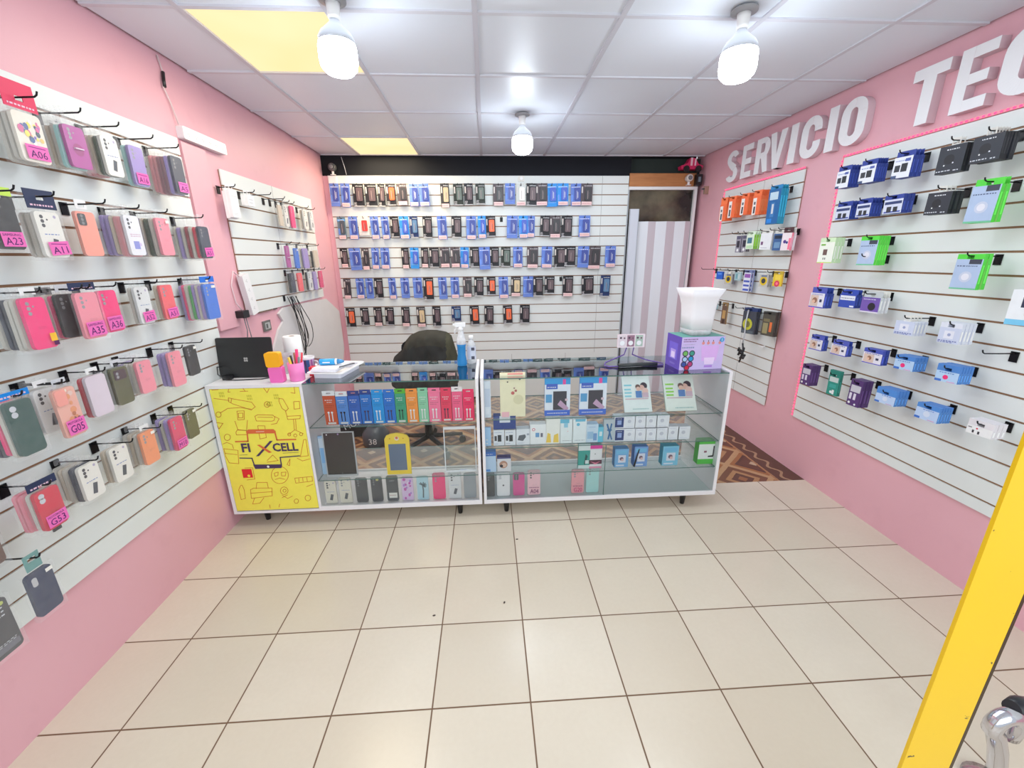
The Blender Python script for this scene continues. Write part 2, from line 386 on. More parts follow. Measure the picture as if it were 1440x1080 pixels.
PACKS_B=[
((-2.523, -2.444, 1.865, 1.955), 0.12, 1.984, 'white_charger', ['blue_side', 'blue_side', 'blue_side']),
((-2.37, -2.283, 1.868, 1.966), 0.12, 1.984, 'white_charger', ['blue_side', 'blue_side', 'blue_side', 'blue_side']),
((-2.18, -2.094, 1.86, 1.961), 0.11, 1.984, 'white_charger', ['blue_side', 'blue_side']),
((-1.963, -1.842, 1.839, 1.95), 0.12, 1.984, 'black_box', ['black_box']),
((-1.82, -1.708, 1.857, 1.962), 0.13, 1.984, 'black_box', ['black_box', 'black_box', 'black_box', 'black_box']),
((-2.49, -2.399, 1.693, 1.774), 0.11, 1.793, 'blue_window', ['blue_side', 'blue_side']),
((-2.349, -2.272, 1.697, 1.765), 0.11, 1.793, 'blue_window', ['blue_side', 'blue_side', 'blue_side']),
((-2.195, -2.103, 1.698, 1.781), 0.1, 1.793, 'blue_window', ['blue_side', 'blue_side']),
((-1.954, -1.858, 1.671, 1.774), 0.12, 1.793, 'black_box', ['black_box', 'black_box']),
((-1.772, -1.677, 1.621, 1.77), 0.12, 1.793, 'earphone_green', ['green_side']),
((-2.546, -2.422, 1.454, 1.597), 0.13, 1.601, 'white_green', ['white_green', 'white_green']),
((-2.264, -2.168, 1.445, 1.592), 0.12, 1.601, 'earphone_green', ['green_side', 'green_side', 'green_side', 'green_side']),
((-1.755, -1.661, 1.353, 1.496), 0.12, 1.506, 'earphone_green', ['green_side']),
((-2.541, -2.42, 1.189, 1.277), 0.13, 1.314, 'face_card', ['blue_side', 'blue_side']),
((-2.356, -2.232, 1.21, 1.291), 0.1, 1.314, 'blue_card', ['blue_side']),
((-2.196, -2.093, 1.2, 1.28), 0.1, 1.314, 'purple_card', ['white_card', 'white_card']),
((-1.945, -1.858, 1.122, 1.205), 0.13, 1.218, 'earbud_white', ['earbud_white', 'earbud_white', 'earbud_white']),
((-1.737, -1.656, 1.121, 1.211), 0.13, 1.218, 'earbud_white', ['earbud_white', 'earbud_white', 'earbud_white']),
((-1.528, -1.416, 1.234, 1.368), 0.12, 1.41, 'tablet_card', []),
((-2.489, -2.398, 0.93, 1.007), 0.11, 1.027, 'face_card', ['blue_side']),
((-2.316, -2.219, 0.936, 1.013), 0.11, 1.027, 'face_card', ['blue_side']),
((-2.101, -1.994, 0.939, 1.019), 0.11, 1.027, 'face_card', ['blue_side']),
((-1.928, -1.839, 0.949, 1.018), 0.1, 1.027, 'lightblue_pink', ['lightblue_side', 'lightblue_side', 'lightblue_side']),
((-1.71, -1.623, 0.95, 1.028), 0.12, 1.027, 'lightblue_pink', ['lightblue_side', 'lightblue_side', 'lightblue_side', 'lightblue_side']),
((-2.509, -2.406, 0.698, 0.831), 0.12, 0.836, 'violet_slim', ['violet_slim', 'violet_slim']),
((-2.303, -2.2, 0.696, 0.846), 0.11, 0.836, 'teal_slim', []),
((-2.137, -2.035, 0.685, 0.836), 0.12, 0.836, 'violet_slim', ['violet_slim', 'violet_slim']),
((-1.961, -1.863, 0.76, 0.84), 0.12, 0.836, 'lightblue_white', ['lightblue_side', 'lightblue_side', 'lightblue_side']),
((-1.748, -1.653, 0.753, 0.827), 0.12, 0.836, 'lightblue_white', ['lightblue_side', 'lightblue_side', 'lightblue_side', 'lightblue_side']),
((-1.527, -1.441, 0.771, 0.834), 0.12, 0.836, 'white_red', ['white_red', 'white_red']),
]
BLISTERS=[
[(-1.447, -1.376, 1.998, 2.187, 'blue'), (-1.348, -1.275, 1.998, 2.196, 'blue+'), (-1.242, -1.157, 1.997, 2.182, 'black'), (-1.129, -1.037, 1.997, 2.182, 'black'), (-1.011, -0.953, 1.992, 2.182, 'black'), (-0.93, -0.855, 1.997, 2.177, 'blackorange'), (-0.829, -0.747, 1.996, 2.172, 'grey+'), (-0.712, -0.642, 1.996, 2.182, 'blue+'), (-0.622, -0.54, 2.0, 2.187, 'blue+'), (-0.415, -0.343, 1.981, 2.182, 'gold+'), (-0.292, -0.217, 2.0, 2.177, 'moss'), (-0.189, -0.118, 1.994, 2.177, 'black'), (-0.081, -0.002, 1.999, 2.172, 'moss'), (0.091, 0.177, 1.989, 2.177, 'grey+'), (0.206, 0.288, 1.998, 2.172, 'blue'), (0.31, 0.394, 1.988, 2.172, 'pale+'), (0.415, 0.501, 1.988, 2.172, 'black'), (0.505, 0.6, 1.988, 2.172, 'grey+'), (0.605, 0.699, 1.972, 2.167, 'bright'), (0.716, 0.807, 1.982, 2.167, 'bright+'), (0.849, 0.936, 1.987, 2.177, 'blue+'), (0.95, 1.049, 1.991, 2.177, 'grey+')],
[(-1.425, -1.357, 1.7, 1.892, 'slate+'), (-1.313, -1.243, 1.699, 1.892, 'blue+'), (-1.216, -1.136, 1.723, 1.891, 'whitered'), (-1.107, -1.039, 1.702, 1.896, 'blue+'), (-1.009, -0.945, 1.697, 1.895, 'blue+'), (-0.922, -0.85, 1.706, 1.885, 'black'), (-0.829, -0.751, 1.695, 1.89, 'bright+'), (-0.73, -0.661, 1.7, 1.889, 'navy'), (-0.605, -0.528, 1.699, 1.884, 'black'), (-0.464, -0.386, 1.688, 1.888, 'blue+'), (-0.322, -0.241, 1.697, 1.882, 'black'), (-0.18, -0.097, 1.686, 1.887, 'blue+'), (-0.069, -0.001, 1.69, 1.881, 'bright+'), (0.01, 0.091, 1.69, 1.871, 'blackorange'), (0.223, 0.313, 1.688, 1.88, 'blue'), (0.335, 0.414, 1.687, 1.885, 'bright+'), (0.418, 0.487, 1.687, 1.874, 'blue+'), (0.55, 0.634, 1.686, 1.869, 'black'), (0.647, 0.738, 1.695, 1.888, 'grey+'), (0.767, 0.859, 1.684, 1.868, 'black'), (0.94, 1.036, 1.683, 1.872, 'blue+')],
[(-1.432, -1.368, 1.425, 1.6, 'black+'), (-1.34, -1.25, 1.408, 1.604, 'blue'), (-1.221, -1.158, 1.422, 1.613, 'grey+'), (-1.123, -1.062, 1.416, 1.602, 'blue+'), (-1.039, -0.966, 1.415, 1.601, 'blue+'), (-0.838, -0.774, 1.408, 1.595, 'black+'), (-0.748, -0.677, 1.407, 1.594, 'bright'), (-0.642, -0.58, 1.406, 1.588, 'black+'), (-0.557, -0.477, 1.399, 1.582, 'black'), (-0.456, -0.374, 1.398, 1.581, 'grey+'), (-0.349, -0.271, 1.397, 1.58, 'grey+'), (-0.251, -0.178, 1.401, 1.59, 'bright+'), (-0.155, -0.079, 1.4, 1.579, 'black'), (-0.063, 0.029, 1.383, 1.588, 'blue'), (0.04, 0.123, 1.398, 1.577, 'black'), (0.159, 0.239, 1.397, 1.576, 'moss'), (0.279, 0.361, 1.395, 1.585, 'blue+'), (0.422, 0.517, 1.383, 1.574, 'grey+'), (0.57, 0.661, 1.392, 1.583, 'blue+'), (0.697, 0.802, 1.375, 1.572, 'black'), (0.802, 0.897, 1.39, 1.571, 'black'), (0.94, 1.038, 1.388, 1.58, 'blue'), (1.046, 1.158, 1.365, 1.574, 'grey+'), (1.219, 1.31, 1.385, 1.578, 'blue+')],
[(-1.431, -1.368, 1.129, 1.317, 'grey+'), (-1.314, -1.246, 1.127, 1.316, 'blue+'), (-1.217, -1.157, 1.126, 1.314, 'blue'), (-1.132, -1.059, 1.125, 1.313, 'black'), (-0.992, -0.929, 1.117, 1.312, 'blue+'), (-0.868, -0.797, 1.121, 1.31, 'blue'), (-0.744, -0.665, 1.119, 1.309, 'blue'), (-0.639, -0.55, 1.117, 1.329, 'blackorange'), (-0.489, -0.418, 1.104, 1.305, 'blue'), (-0.363, -0.29, 1.108, 1.304, 'blue+'), (-0.237, -0.161, 1.111, 1.297, 'grey+'), (-0.122, -0.039, 1.115, 1.296, 'black'), (0.005, 0.084, 1.119, 1.294, 'blackorange'), (0.127, 0.208, 1.095, 1.298, 'blue+'), (0.255, 0.343, 1.104, 1.291, 'gold+'), (0.383, 0.473, 1.102, 1.295, 'blue'), (0.484, 0.57, 1.1, 1.288, 'black'), (0.602, 0.689, 1.121, 1.287, 'black'), (0.793, 0.884, 1.09, 1.284, 'black+'), (0.986, 1.096, 1.104, 1.282, 'black'), (1.19, 1.276, 1.084, 1.285, 'navy')],
[(-1.439, -1.363, 0.842, 1.032, 'blackorange'), (-1.298, -1.224, 0.856, 1.03, 'black'), (-1.167, -1.097, 0.848, 1.028, 'black+'), (-1.047, -0.969, 0.857, 1.026, 'black'), (-0.882, -0.809, 0.837, 1.023, 'black+'), (-0.727, -0.652, 0.829, 1.026, 'gold+'), (-0.567, -0.495, 0.831, 1.024, 'black'), (-0.366, -0.284, 0.873, 1.02, 'navy'), (-0.182, -0.098, 0.818, 1.006, 'blackorange'), (-0.025, 0.055, 0.827, 1.015, 'black'), (0.167, 0.25, 0.823, 1.006, 'blackorange'), (0.349, 0.434, 0.831, 1.009, 'black')],
]
CABLE_BOXES=[
(-0.925, -0.875, 0.2, 'rust'),
(-0.855, -0.809, 0.195, 'skyblue'),
(-0.789, -0.743, 0.197, 'blue'),
(-0.723, -0.677, 0.202, 'royalblue'),
(-0.659, -0.61, 0.201, 'azure'),
(-0.594, -0.544, 0.2, 'cobalt'),
(-0.531, -0.484, 0.202, 'green'),
(-0.47, -0.419, 0.201, 'orange'),
(-0.404, -0.356, 0.204, 'mint'),
(-0.346, -0.291, 0.202, 'pink'),
(-0.277, -0.224, 0.201, 'crimson'),
(-0.215, -0.158, 0.205, 'rosewhite'),
(-0.153, -0.096, 0.189, 'magenta'),
]
TABLETS=[
(-0.998, -0.97, 0.254, 'paleblue'),
(-0.966, -0.788, 0.278, 'silver'),
(-0.617, -0.475, 0.261, 'yellow'),
(-0.276, -0.09, 0.287, 'white'),
]
CASES_LOW1=[
(-0.994, -0.924, 0.152, 'cream3'),
(-0.91, -0.836, 0.168, 'cream'),
(-0.814, -0.742, 0.163, 'charcoal'),
(-0.723, -0.654, 0.166, 'charcoal_sticker'),
(-0.633, -0.561, 0.169, 'charcoal_label'),
(-0.544, -0.472, 0.16, 'lilacfloral'),
(-0.453, -0.381, 0.16, 'palm'),
(-0.359, -0.28, 0.176, 'hotpink'),
(-0.263, -0.186, 0.179, 'clear'),
(-0.173, -0.095, 0.169, 'cleardark'),
]
SHELF_A=[
(-0.033, 0.005, 0.223, 'wrap'),
(0.058, 0.203, 0.264, 'cream_tablet'),
(0.313, 0.461, 0.225, 'writing_tablet'),
(0.514, 0.673, 0.227, 'writing_tablet'),
(0.734, 0.949, 0.227, 'family_cyan'),
(0.988, 1.218, 0.23, 'family_green'),
]
SHELF_B=[
(-0.037, 0.001, 0.12, 'wrap'),
(0.015, 0.079, 0.102, 'charger'),
(0.082, 0.146, 0.1, 'charger'),
(0.148, 0.228, 0.103, 'charger_wide'),
(0.229, 0.324, 0.13, 'redcircle'),
(0.324, 0.409, 0.161, 'yellowpaint'),
(0.406, 0.483, 0.156, 'whitecyan'),
(0.479, 0.564, 0.154, 'whitecyan'),
(0.562, 0.635, 0.119, 'paleblue'),
(0.633, 0.667, 0.1, 'cyanslim'),
(0.665, 0.737, 0.146, 'bluecable'),
(0.733, 0.794, 0.084, 'navybadge'),
(0.792, 0.861, 0.083, 'whitebox'),
(0.857, 0.927, 0.081, 'whitebox'),
(0.922, 0.991, 0.08, 'whitebox'),
(0.986, 1.06, 0.081, 'whitebox'),
(1.055, 1.126, 0.088, 'whitebox'),
(1.119, 1.194, 0.086, 'whitebox'),
]
SHELF_B2=[
(0.016, 0.146, 0.085, 'navytray'),
(0.728, 0.788, 0.079, 'navybadge'),
(0.787, 0.855, 0.08, 'whitebox'),
(0.85, 0.92, 0.079, 'whitebox'),
(0.915, 0.986, 0.079, 'whitebox'),
(0.98, 1.059, 0.079, 'whitebox'),
]
SHELF_C=[
(-0.044, 0.027, 0.135, 'paleblue'),
(0.033, 0.116, 0.097, 'photo'),
(0.521, 0.593, 0.166, 'teal_tall'),
(0.588, 0.666, 0.157, 'pinkface'),
(0.735, 0.839, 0.125, 'bluephoto'),
(0.854, 0.957, 0.136, 'bluephoto'),
(1.03, 1.148, 0.132, 'bluephoto'),
(1.252, 1.394, 0.159, 'greenwhite'),
]
CASES_LOW2=[
(-0.036, 0.017, 0.164, 'black'),
(0.026, 0.11, 0.163, 'whitelogo'),
(0.125, 0.199, 0.155, 'magenta'),
(0.206, 0.303, 0.169, 'pinkA04'),
(0.477, 0.572, 0.163, 'pinkG20'),
(0.573, 0.66, 0.181, 'teal'),
]
SIGN_LINES=[[(-1.472, 0.798), (-1.395, 0.784)], [(-1.396, 0.799), (-1.373, 0.792), (-1.282, 0.771), (-1.267, 0.744), (-1.291, 0.726), (-1.382, 0.765), (-1.4, 0.778), (-1.396, 0.799)], [(-1.38, 0.795), (-1.389, 0.77)], [(-1.29, 0.731), (-1.346, 0.742), (-1.412, 0.739), (-1.458, 0.713)], [(-1.453, 0.705), (-1.456, 0.697), (-1.462, 0.692), (-1.47, 0.69), (-1.476, 0.692), (-1.48, 0.698), (-1.48, 0.706), (-1.477, 0.714), (-1.471, 0.719), (-1.463, 0.721), (-1.457, 0.719), (-1.453, 0.713), (-1.453, 0.705)], [(-1.135, 0.788), (-1.115, 0.784), (-1.095, 0.729), (-1.11, 0.714), (-1.128, 0.73), (-1.138, 0.771), (-1.135, 0.788)], [(-1.113, 0.716), (-1.11, 0.684), (-1.038, 0.686), (-1.043, 0.668), (-1.109, 0.665), (-1.11, 0.684)], [(-1.078, 0.664), (-1.083, 0.604)], [(-1.067, 0.664), (-1.073, 0.603)], [(-1.119, 0.576), (-1.081, 0.603), (-1.038, 0.578)], [(-1.107, 0.576), (-1.11, 0.569), (-1.117, 0.567), (-1.122, 0.57), (-1.123, 0.577), (-1.12, 0.583), (-1.114, 0.586), (-1.108, 0.583), (-1.107, 0.576)], [(-1.075, 0.569), (-1.079, 0.562), (-1.085, 0.56), (-1.091, 0.563), (-1.092, 0.57), (-1.089, 0.576), (-1.082, 0.579), (-1.077, 0.576), (-1.075, 0.569)], [(-1.043, 0.576), (-1.046, 0.569), (-1.053, 0.566), (-1.058, 0.569), (-1.06, 0.576), (-1.056, 0.583), (-1.05, 0.585), (-1.044, 0.582), (-1.043, 0.576)], [(-1.061, 0.767), (-1.031, 0.768), (-1.034, 0.727), (-1.065, 0.724), (-1.061, 0.767)], [(-1.367, 0.722), (-1.329, 0.723), (-1.338, 0.673), (-1.372, 0.671), (-1.367, 0.722)], [(-1.362, 0.71), (-1.338, 0.71), (-1.343, 0.684), (-1.365, 0.683), (-1.362, 0.71)], [(-1.279, 0.689), (-1.263, 0.698), (-1.184, 0.693), (-1.175, 0.683), (-1.181, 0.663), (-1.194, 0.658), (-1.276, 0.662), (-1.279, 0.689)], [(-1.177, 0.686), (-1.154, 0.671), (-1.172, 0.644), (-1.202, 0.639)], [(-1.265, 0.684), (-1.186, 0.68)], [(-1.389, 0.665), (-1.383, 0.614), (-1.338, 0.608)], [(-1.322, 0.668), (-1.337, 0.612)], [(-1.396, 0.6), (-1.397, 0.584), (-1.338, 0.584), (-1.338, 0.608), (-1.387, 0.612), (-1.396, 0.6)], [(-1.188, 0.755), (-1.191, 0.747), (-1.198, 0.741), (-1.205, 0.739), (-1.212, 0.741), (-1.217, 0.748), (-1.217, 0.756), (-1.214, 0.764), (-1.207, 0.77), (-1.2, 0.772), (-1.193, 0.769), (-1.188, 0.763), (-1.188, 0.755)], [(-1.198, 0.755), (-1.201, 0.751), (-1.206, 0.751), (-1.207, 0.755), (-1.204, 0.76), (-1.199, 0.76), (-1.198, 0.755)], [(-1.431, 0.571), (-1.435, 0.561), (-1.442, 0.555), (-1.451, 0.552), (-1.459, 0.555), (-1.464, 0.562), (-1.464, 0.572), (-1.46, 0.581), (-1.452, 0.588), (-1.444, 0.59), (-1.436, 0.587), (-1.431, 0.58), (-1.431, 0.571)], [(-1.479, 0.532), (-1.456, 0.541), (-1.43, 0.526), (-1.428, 0.502)], [(-1.48, 0.504), (-1.407, 0.491), (-1.418, 0.409), (-1.468, 0.416), (-1.479, 0.455), (-1.48, 0.504)], [(-1.478, 0.475), (-1.416, 0.465)], [(-1.042, 0.543), (-1.076, 0.439), (-1.032, 0.443), (-1.03, 0.543), (-1.042, 0.543)], [(-1.095, 0.43), (-1.068, 0.412), (-1.027, 0.423)], [(-1.157, 0.393), (-1.135, 0.427), (-1.144, 0.385), (-1.157, 0.393)], [(-1.16, 0.326), (-1.165, 0.31), (-1.175, 0.295), (-1.187, 0.283), (-1.202, 0.276), (-1.217, 0.274), (-1.231, 0.277), (-1.243, 0.286), (-1.251, 0.298), (-1.255, 0.314), (-1.254, 0.33), (-1.249, 0.347), (-1.24, 0.362), (-1.228, 0.373), (-1.213, 0.38), (-1.199, 0.382), (-1.185, 0.379), (-1.173, 0.371), (-1.164, 0.358), (-1.16, 0.343), (-1.16, 0.326)], [(-1.236, 0.342), (-1.213, 0.348), (-1.218, 0.326), (-1.235, 0.321), (-1.236, 0.342)], [(-1.196, 0.345), (-1.17, 0.346), (-1.178, 0.322), (-1.198, 0.323), (-1.196, 0.345)], [(-1.238, 0.301), (-1.211, 0.31), (-1.182, 0.299)], [(-1.128, 0.305), (-1.03, 0.312), (-1.032, 0.282), (-1.127, 0.273), (-1.128, 0.305)], [(-1.106, 0.303), (-1.108, 0.28)], [(-1.084, 0.305), (-1.085, 0.281)], [(-1.061, 0.307), (-1.061, 0.282)], [(-1.07, 0.248), (-1.032, 0.262)], [(-1.45, 0.245), (-1.434, 0.272), (-1.426, 0.272), (-1.42, 0.243), (-1.424, 0.187), (-1.449, 0.18), (-1.45, 0.245)], [(-1.385, 0.242), (-1.366, 0.251), (-1.265, 0.248), (-1.272, 0.197), (-1.391, 0.185), (-1.385, 0.242)], [(-1.389, 0.219), (-1.267, 0.224)], [(-1.353, 0.247), (-1.342, 0.286), (-1.285, 0.285), (-1.285, 0.247)], [(-1.373, 0.186), (-1.391, 0.148), (-1.349, 0.152), (-1.32, 0.187)], [(-1.178, 0.226), (-1.183, 0.214), (-1.193, 0.205), (-1.204, 0.202), (-1.214, 0.206), (-1.22, 0.215), (-1.221, 0.228), (-1.216, 0.24), (-1.207, 0.249), (-1.196, 0.252), (-1.186, 0.248), (-1.179, 0.238), (-1.178, 0.226)], [(-1.189, 0.226), (-1.193, 0.219), (-1.2, 0.217), (-1.205, 0.22), (-1.207, 0.227), (-1.203, 0.234), (-1.196, 0.237), (-1.19, 0.234), (-1.189, 0.226)], [(-1.216, 0.198), (-1.188, 0.175), (-1.159, 0.19)], [(-1.219, 0.182), (-1.185, 0.199)], [(-1.13, 0.155), (-1.133, 0.148), (-1.138, 0.142), (-1.145, 0.141), (-1.151, 0.143), (-1.154, 0.149), (-1.155, 0.156), (-1.152, 0.163), (-1.147, 0.168), (-1.14, 0.17), (-1.134, 0.168), (-1.13, 0.162), (-1.13, 0.155)], [(-1.058, 0.172), (-1.062, 0.163), (-1.068, 0.157), (-1.077, 0.154), (-1.085, 0.157), (-1.089, 0.165), (-1.09, 0.174), (-1.087, 0.183), (-1.08, 0.19), (-1.071, 0.192), (-1.064, 0.189), (-1.059, 0.182), (-1.058, 0.172)], [(-1.297, 0.139), (-1.297, 0.117)], [(-1.239, 0.141), (-1.247, 0.12)], [(-1.494, 0.851), (-1.43, 0.853)], [(-1.472, 0.845), (-1.439, 0.846)], [(-1.38, 0.857), (-1.392, 0.831), (-1.38, 0.832)], [(-1.33, 0.833), (-1.289, 0.833)], [(-1.312, 0.852), (-1.303, 0.834)], [(-1.208, 0.856), (-1.191, 0.822), (-1.177, 0.844)], [(-1.068, 0.819), (-1.047, 0.814), (-1.046, 0.849)], [(-1.486, 0.659), (-1.454, 0.654), (-1.481, 0.622), (-1.489, 0.646)], [(-1.391, 0.381), (-1.348, 0.381), (-1.349, 0.309), (-1.393, 0.305)], [(-1.274, 0.634), (-1.237, 0.632), (-1.241, 0.562), (-1.276, 0.555), (-1.274, 0.634)], [(-1.261, 0.422), (-1.225, 0.455), (-1.201, 0.42), (-1.263, 0.412)]]
LOGO_RED_FILL=[[(-1.342, 0.603), (-1.328, 0.614), (-1.194, 0.611), (-1.184, 0.599), (-1.185, 0.586), (-1.341, 0.589)]]
LOGO_RED_LINES=[[(-1.409, 0.544), (-1.342, 0.544), (-1.337, 0.594)], [(-1.189, 0.59), (-1.186, 0.546), (-1.084, 0.546)]]
LOGO_DARK_FILL=[[(-1.341, 0.401), (-1.183, 0.396), (-1.19, 0.373), (-1.334, 0.373)], [(-1.316, 0.451), (-1.225, 0.542), (-1.209, 0.542), (-1.299, 0.452)]]
LOGO_DARK_LINES=[[(-1.405, 0.444), (-1.34, 0.44), (-1.334, 0.391)], [(-1.188, 0.385), (-1.186, 0.439), (-1.079, 0.445)], [(-1.403, 0.462), (-1.36, 0.463)], [(-1.167, 0.465), (-1.081, 0.467)]]
LOGO_X_RED=[[(-1.298, 0.52), (-1.283, 0.521), (-1.226, 0.473), (-1.242, 0.469)]]
LOGO_PTS={'dot': (-1.261, 0.385), 'fi0': (-1.384, 0.476), 'fi1': (-1.327, 0.522), 'ce0': (-1.217, 0.474), 'ce1': (-1.076, 0.517), 'card0': (-1.41, 0.319), 'card1': (-1.356, 0.374), 'cd': (-1.377, 0.331), 'spk0': (-1.289, 0.598), 'spk1': (-1.245, 0.601)}
WLOC = {'L': (LX,0,0), 'R': (RX,0,0), 'B': (0,BY,0)}
def on_wall(name, mb, mat, wall, parent=None):
    return put(name, mb, mat, parent, WLOC[wall], (0,0,ROT[wall]))
# ================================================================ the room
PK_ = lin((236,166,182))
struct('floor', MB().poly([(LX-.1,-1.2,0),(RX+.1,-1.2,0),(RX+.1,2.455,0),(LX-.1,2.455,0)], 'white'), M_TILE)
struct('floor_back', MB().poly([(LX-.1,2.455,0),(RX+.1,2.455,0),(RX+.1,4.6,0),(LX-.1,4.6,0)], 'white'), M_PARQ)
struct('wall_left', MB().box(LX-.16, LX-.014, YF, 4.6, 0, CEIL+.1, 'pink'), M_PINK)
struct('wall_right', MB().box(RX+.014, RX+.16, YF, 4.6, 0, CEIL+.1, 'pink'), M_PINK)
struct('wall_back', MB().box(LX-.014, RX+.014, 4.62, 4.7, 0, CEIL+.1, (44,46,46)), M_WALLPATCH)
# thin pink board fixed to the left wall between the two panels
b = MB().box(2.43, 2.62, -.004, .012, 1.12, 2.075, PK_); struct('trim_left_board', b, M_PINK).location = (LX,0,0)
bpy.data.objects['trim_left_board'].rotation_euler = (0,0,math.pi/2)
# unpainted plaster patch low on the left wall
b = MB().prism([(2.93,.87),(4.3,.5),(4.37,.62),(4.36,1.0),(4.06,1.15),(3.6,1.16),(3.2,1.165),(3.12,1.13),(3.17,1.07),(3.08,1.02)], -.004, .012, (214,212,214))
on_wall('trim_plaster_patch', b, M_WALLPATCH, 'L')['kind'] = 'structure'
# ceiling: tiles between T-bars
GX = [-1.512,-1.16,-.60,-.02,.58,1.17,1.75,2.163]; GY = [YF,.22,.82,1.42,2.02,2.62,3.22,3.82,4.42]
cb = MB()
for i in range(len(GX)-1):
    for j in range(len(GY)-1):
        if (i == 1 and j in (4, 7)): continue
        k = random.randint(-5, 4); dz = random.uniform(0, .003)
        cb.poly([(GX[i],GY[j+1],CEIL+dz),(GX[i+1],GY[j+1],CEIL+dz),(GX[i+1],GY[j],CEIL),(GX[i],GY[j],CEIL)], (222+k,228+k,238+k))
for x in GX[1:-1]: cb.box(x-.011, x+.011, YF, 4.42, CEIL-.006, CEIL+.004, (200,200,210))
for y in GY[1:]: cb.box(LX, RX, y-.011, y+.011, CEIL-.0055, CEIL+.004, (208,208,217))
cb.box(LX-.1, RX+.1, YF, 4.62, CEIL+.05, CEIL+.08, (120,120,124))
struct('ceiling', cb, M_PAINT)
# black band above the back panel and wooden lintel at the right
struct('trim_corner', MB().box(LX-.013, -1.478, 4.43, 4.46, 0, 2.26, 'pink'), M_PINK)
struct('wall_back_upper', MB().box(LX-.013, 1.44, 4.43, 4.47, 2.262, CEIL-.0065, (26,28,34)).box(1.44, RX+.013, 4.52, 4.56, 2.262, CEIL-.0065, (52,60,58)), M_WALLPATCH)
def lintel_mat():
    m, nt, out = newmat('knotty_pine')
    tc = N(nt, 'ShaderNodeTexCoord'); mp = N(nt, 'ShaderNodeMapping'); mp.inputs['Scale'].default_value = (3, 30, 22)
    nt.links.new(tc.outputs['Object'], mp.inputs[0]); nz = N(nt, 'ShaderNodeTexNoise'); nz.inputs['Scale'].default_value = 1.2; nz.inputs['Detail'].default_value = 5; nz.inputs['Distortion'].default_value = 1.2
    nt.links.new(mp.outputs[0], nz.inputs['Vector'])
    c = mixc(nt, nz.outputs['Fac'], lin((208,140,84)), lin((148,86,46)))
    b = N(nt, 'ShaderNodeBsdfPrincipled'); nt.links.new(c, b.inputs['Base Color']); b.inputs['Roughness'].default_value = .6
    nt.links.new(b.outputs[0], out.inputs[0]); return m
M_PINE = lintel_mat()
struct('trim_lintel', MB().box(1.43, 2.1, 4.42, 4.47, 2.168, 2.285, 'white'), M_PINE)
w = MB().box(1.43, 2.13, 4.425, 4.465, 2.138, 2.166, 'white').box(2.105, 2.13, 4.425, 4.465, 0, 2.138, 'white').box(1.4265, 1.4385, 4.425, 4.465, 0, 2.138, (170,174,180))
struct('door_1', w, M_PAINT)
dk = MB().poly([(1.44,4.46,0),(2.105,4.46,0),(2.105,4.46,2.138),(1.44,4.46,2.138)], (50,48,40))
def darkglass():
    m, nt, out = newmat('dark_mottled_glass')  # dark glass with random paler mottling
    f = noise(nt, 3.5, 4)
    r = N(nt, 'ShaderNodeValToRGB'); r.color_ramp.elements[0].position = .42; r.color_ramp.elements[1].position = .75
    r.color_ramp.elements[0].color = lin((30,30,28)); r.color_ramp.elements[1].color = lin((112,104,84)); nt.links.new(f, r.inputs[0])
    b = N(nt, 'ShaderNodeBsdfPrincipled'); nt.links.new(r.outputs[0], b.inputs['Base Color']); b.inputs['Roughness'].default_value = .15
    nt.links.new(b.outputs[0], out.inputs[0]); return m
struct('window_1', dk, darkglass())
# folding door of white slats standing in the opening
fd = thing('folding_door', 'white and grey folding slat door standing open in the back doorway', 'door', (1.85, 4.42, 0))
xs = [1.552,1.648,1.736,1.838,1.935,2.031,2.099]
for i, (a, b_) in enumerate(zip(xs, xs[1:])):
    f = 0 if i % 2 == 0 else 1; c = (226,230,238) if not f else (214,208,216)
    m = MB(); y0, y1 = (-.012, .014) if f else (.014, -.012)
    m.v += [(a-1.85,y0,0),(b_-1.85,y1,0),(b_-1.85,y1,1.842),(a-1.85,y0,1.842),(a-1.85,y0+.008,0),(b_-1.85,y1+.008,0),(b_-1.85,y1+.008,1.842),(a-1.85,y0+.008,1.842)]
    for q in ((0,1,2,3),(5,4,7,6),(3,2,6,7),(0,3,7,4),(1,5,6,2),(0,4,5,1)): m.face(q, c)
    put('slat', m, M_PAINT, fd)
tl = put('loose_slat', MB().box(-.05,.045,-.006,.006,0,1.958,(214,220,232)).box(-.05,-.044,-.009,-.006,0,1.958,(170,176,186)).box(.039,.045,-.009,-.006,0,1.958,(170,176,186)), M_PAINT, None, (1.497,4.405,0))
tag(tl, 'taller white slat leaning at the left side of the back doorway', 'door slat')
# ---------------------------------------------------------------- slatted display panels
def slat_panel(wall, u0, u1, z0, z1, slots, label, seams=(), plain=None):
    m = MB(); m.box(u0+.002, u1-.002, .006, .0135, z0+.002, z1-.002, (142,104,76))
    zs = [z1] + sorted(slots, reverse=True) + [z0]
    for a, b_ in zip(zs, zs[1:]):
        m.box(u0, u1, 0, .007, b_+(.0046 if b_ != z0 else 0), a-(.0046 if a != z1 else 0), (226,231,230))
    for s, sa, sb in seams: m.box(s-.0015, s+.0015, -.0006, .001, sa, sb, (150,150,150))
    o = on_wall('slatwall_panel', m, M_PAINT, wall); tag(o, label, 'display panel'); return o
SLOT = {'L': lambda k: 1.908-.0955*k, 'F': lambda k: 1.918-.0955*k, 'A': lambda k: 1.976-.0963*k, 'R': lambda k: 1.984-.0957*k, 'B': lambda k: 2.188-.0965*k}
slat_panel('L', -.3, 2.415, .385, 2.085, [SLOT['L'](k) for k in range(-1,16)], 'white slatted display panel on the left wall, nearest the camera, hung with phone cases', [(1.02,.385,2.085)])
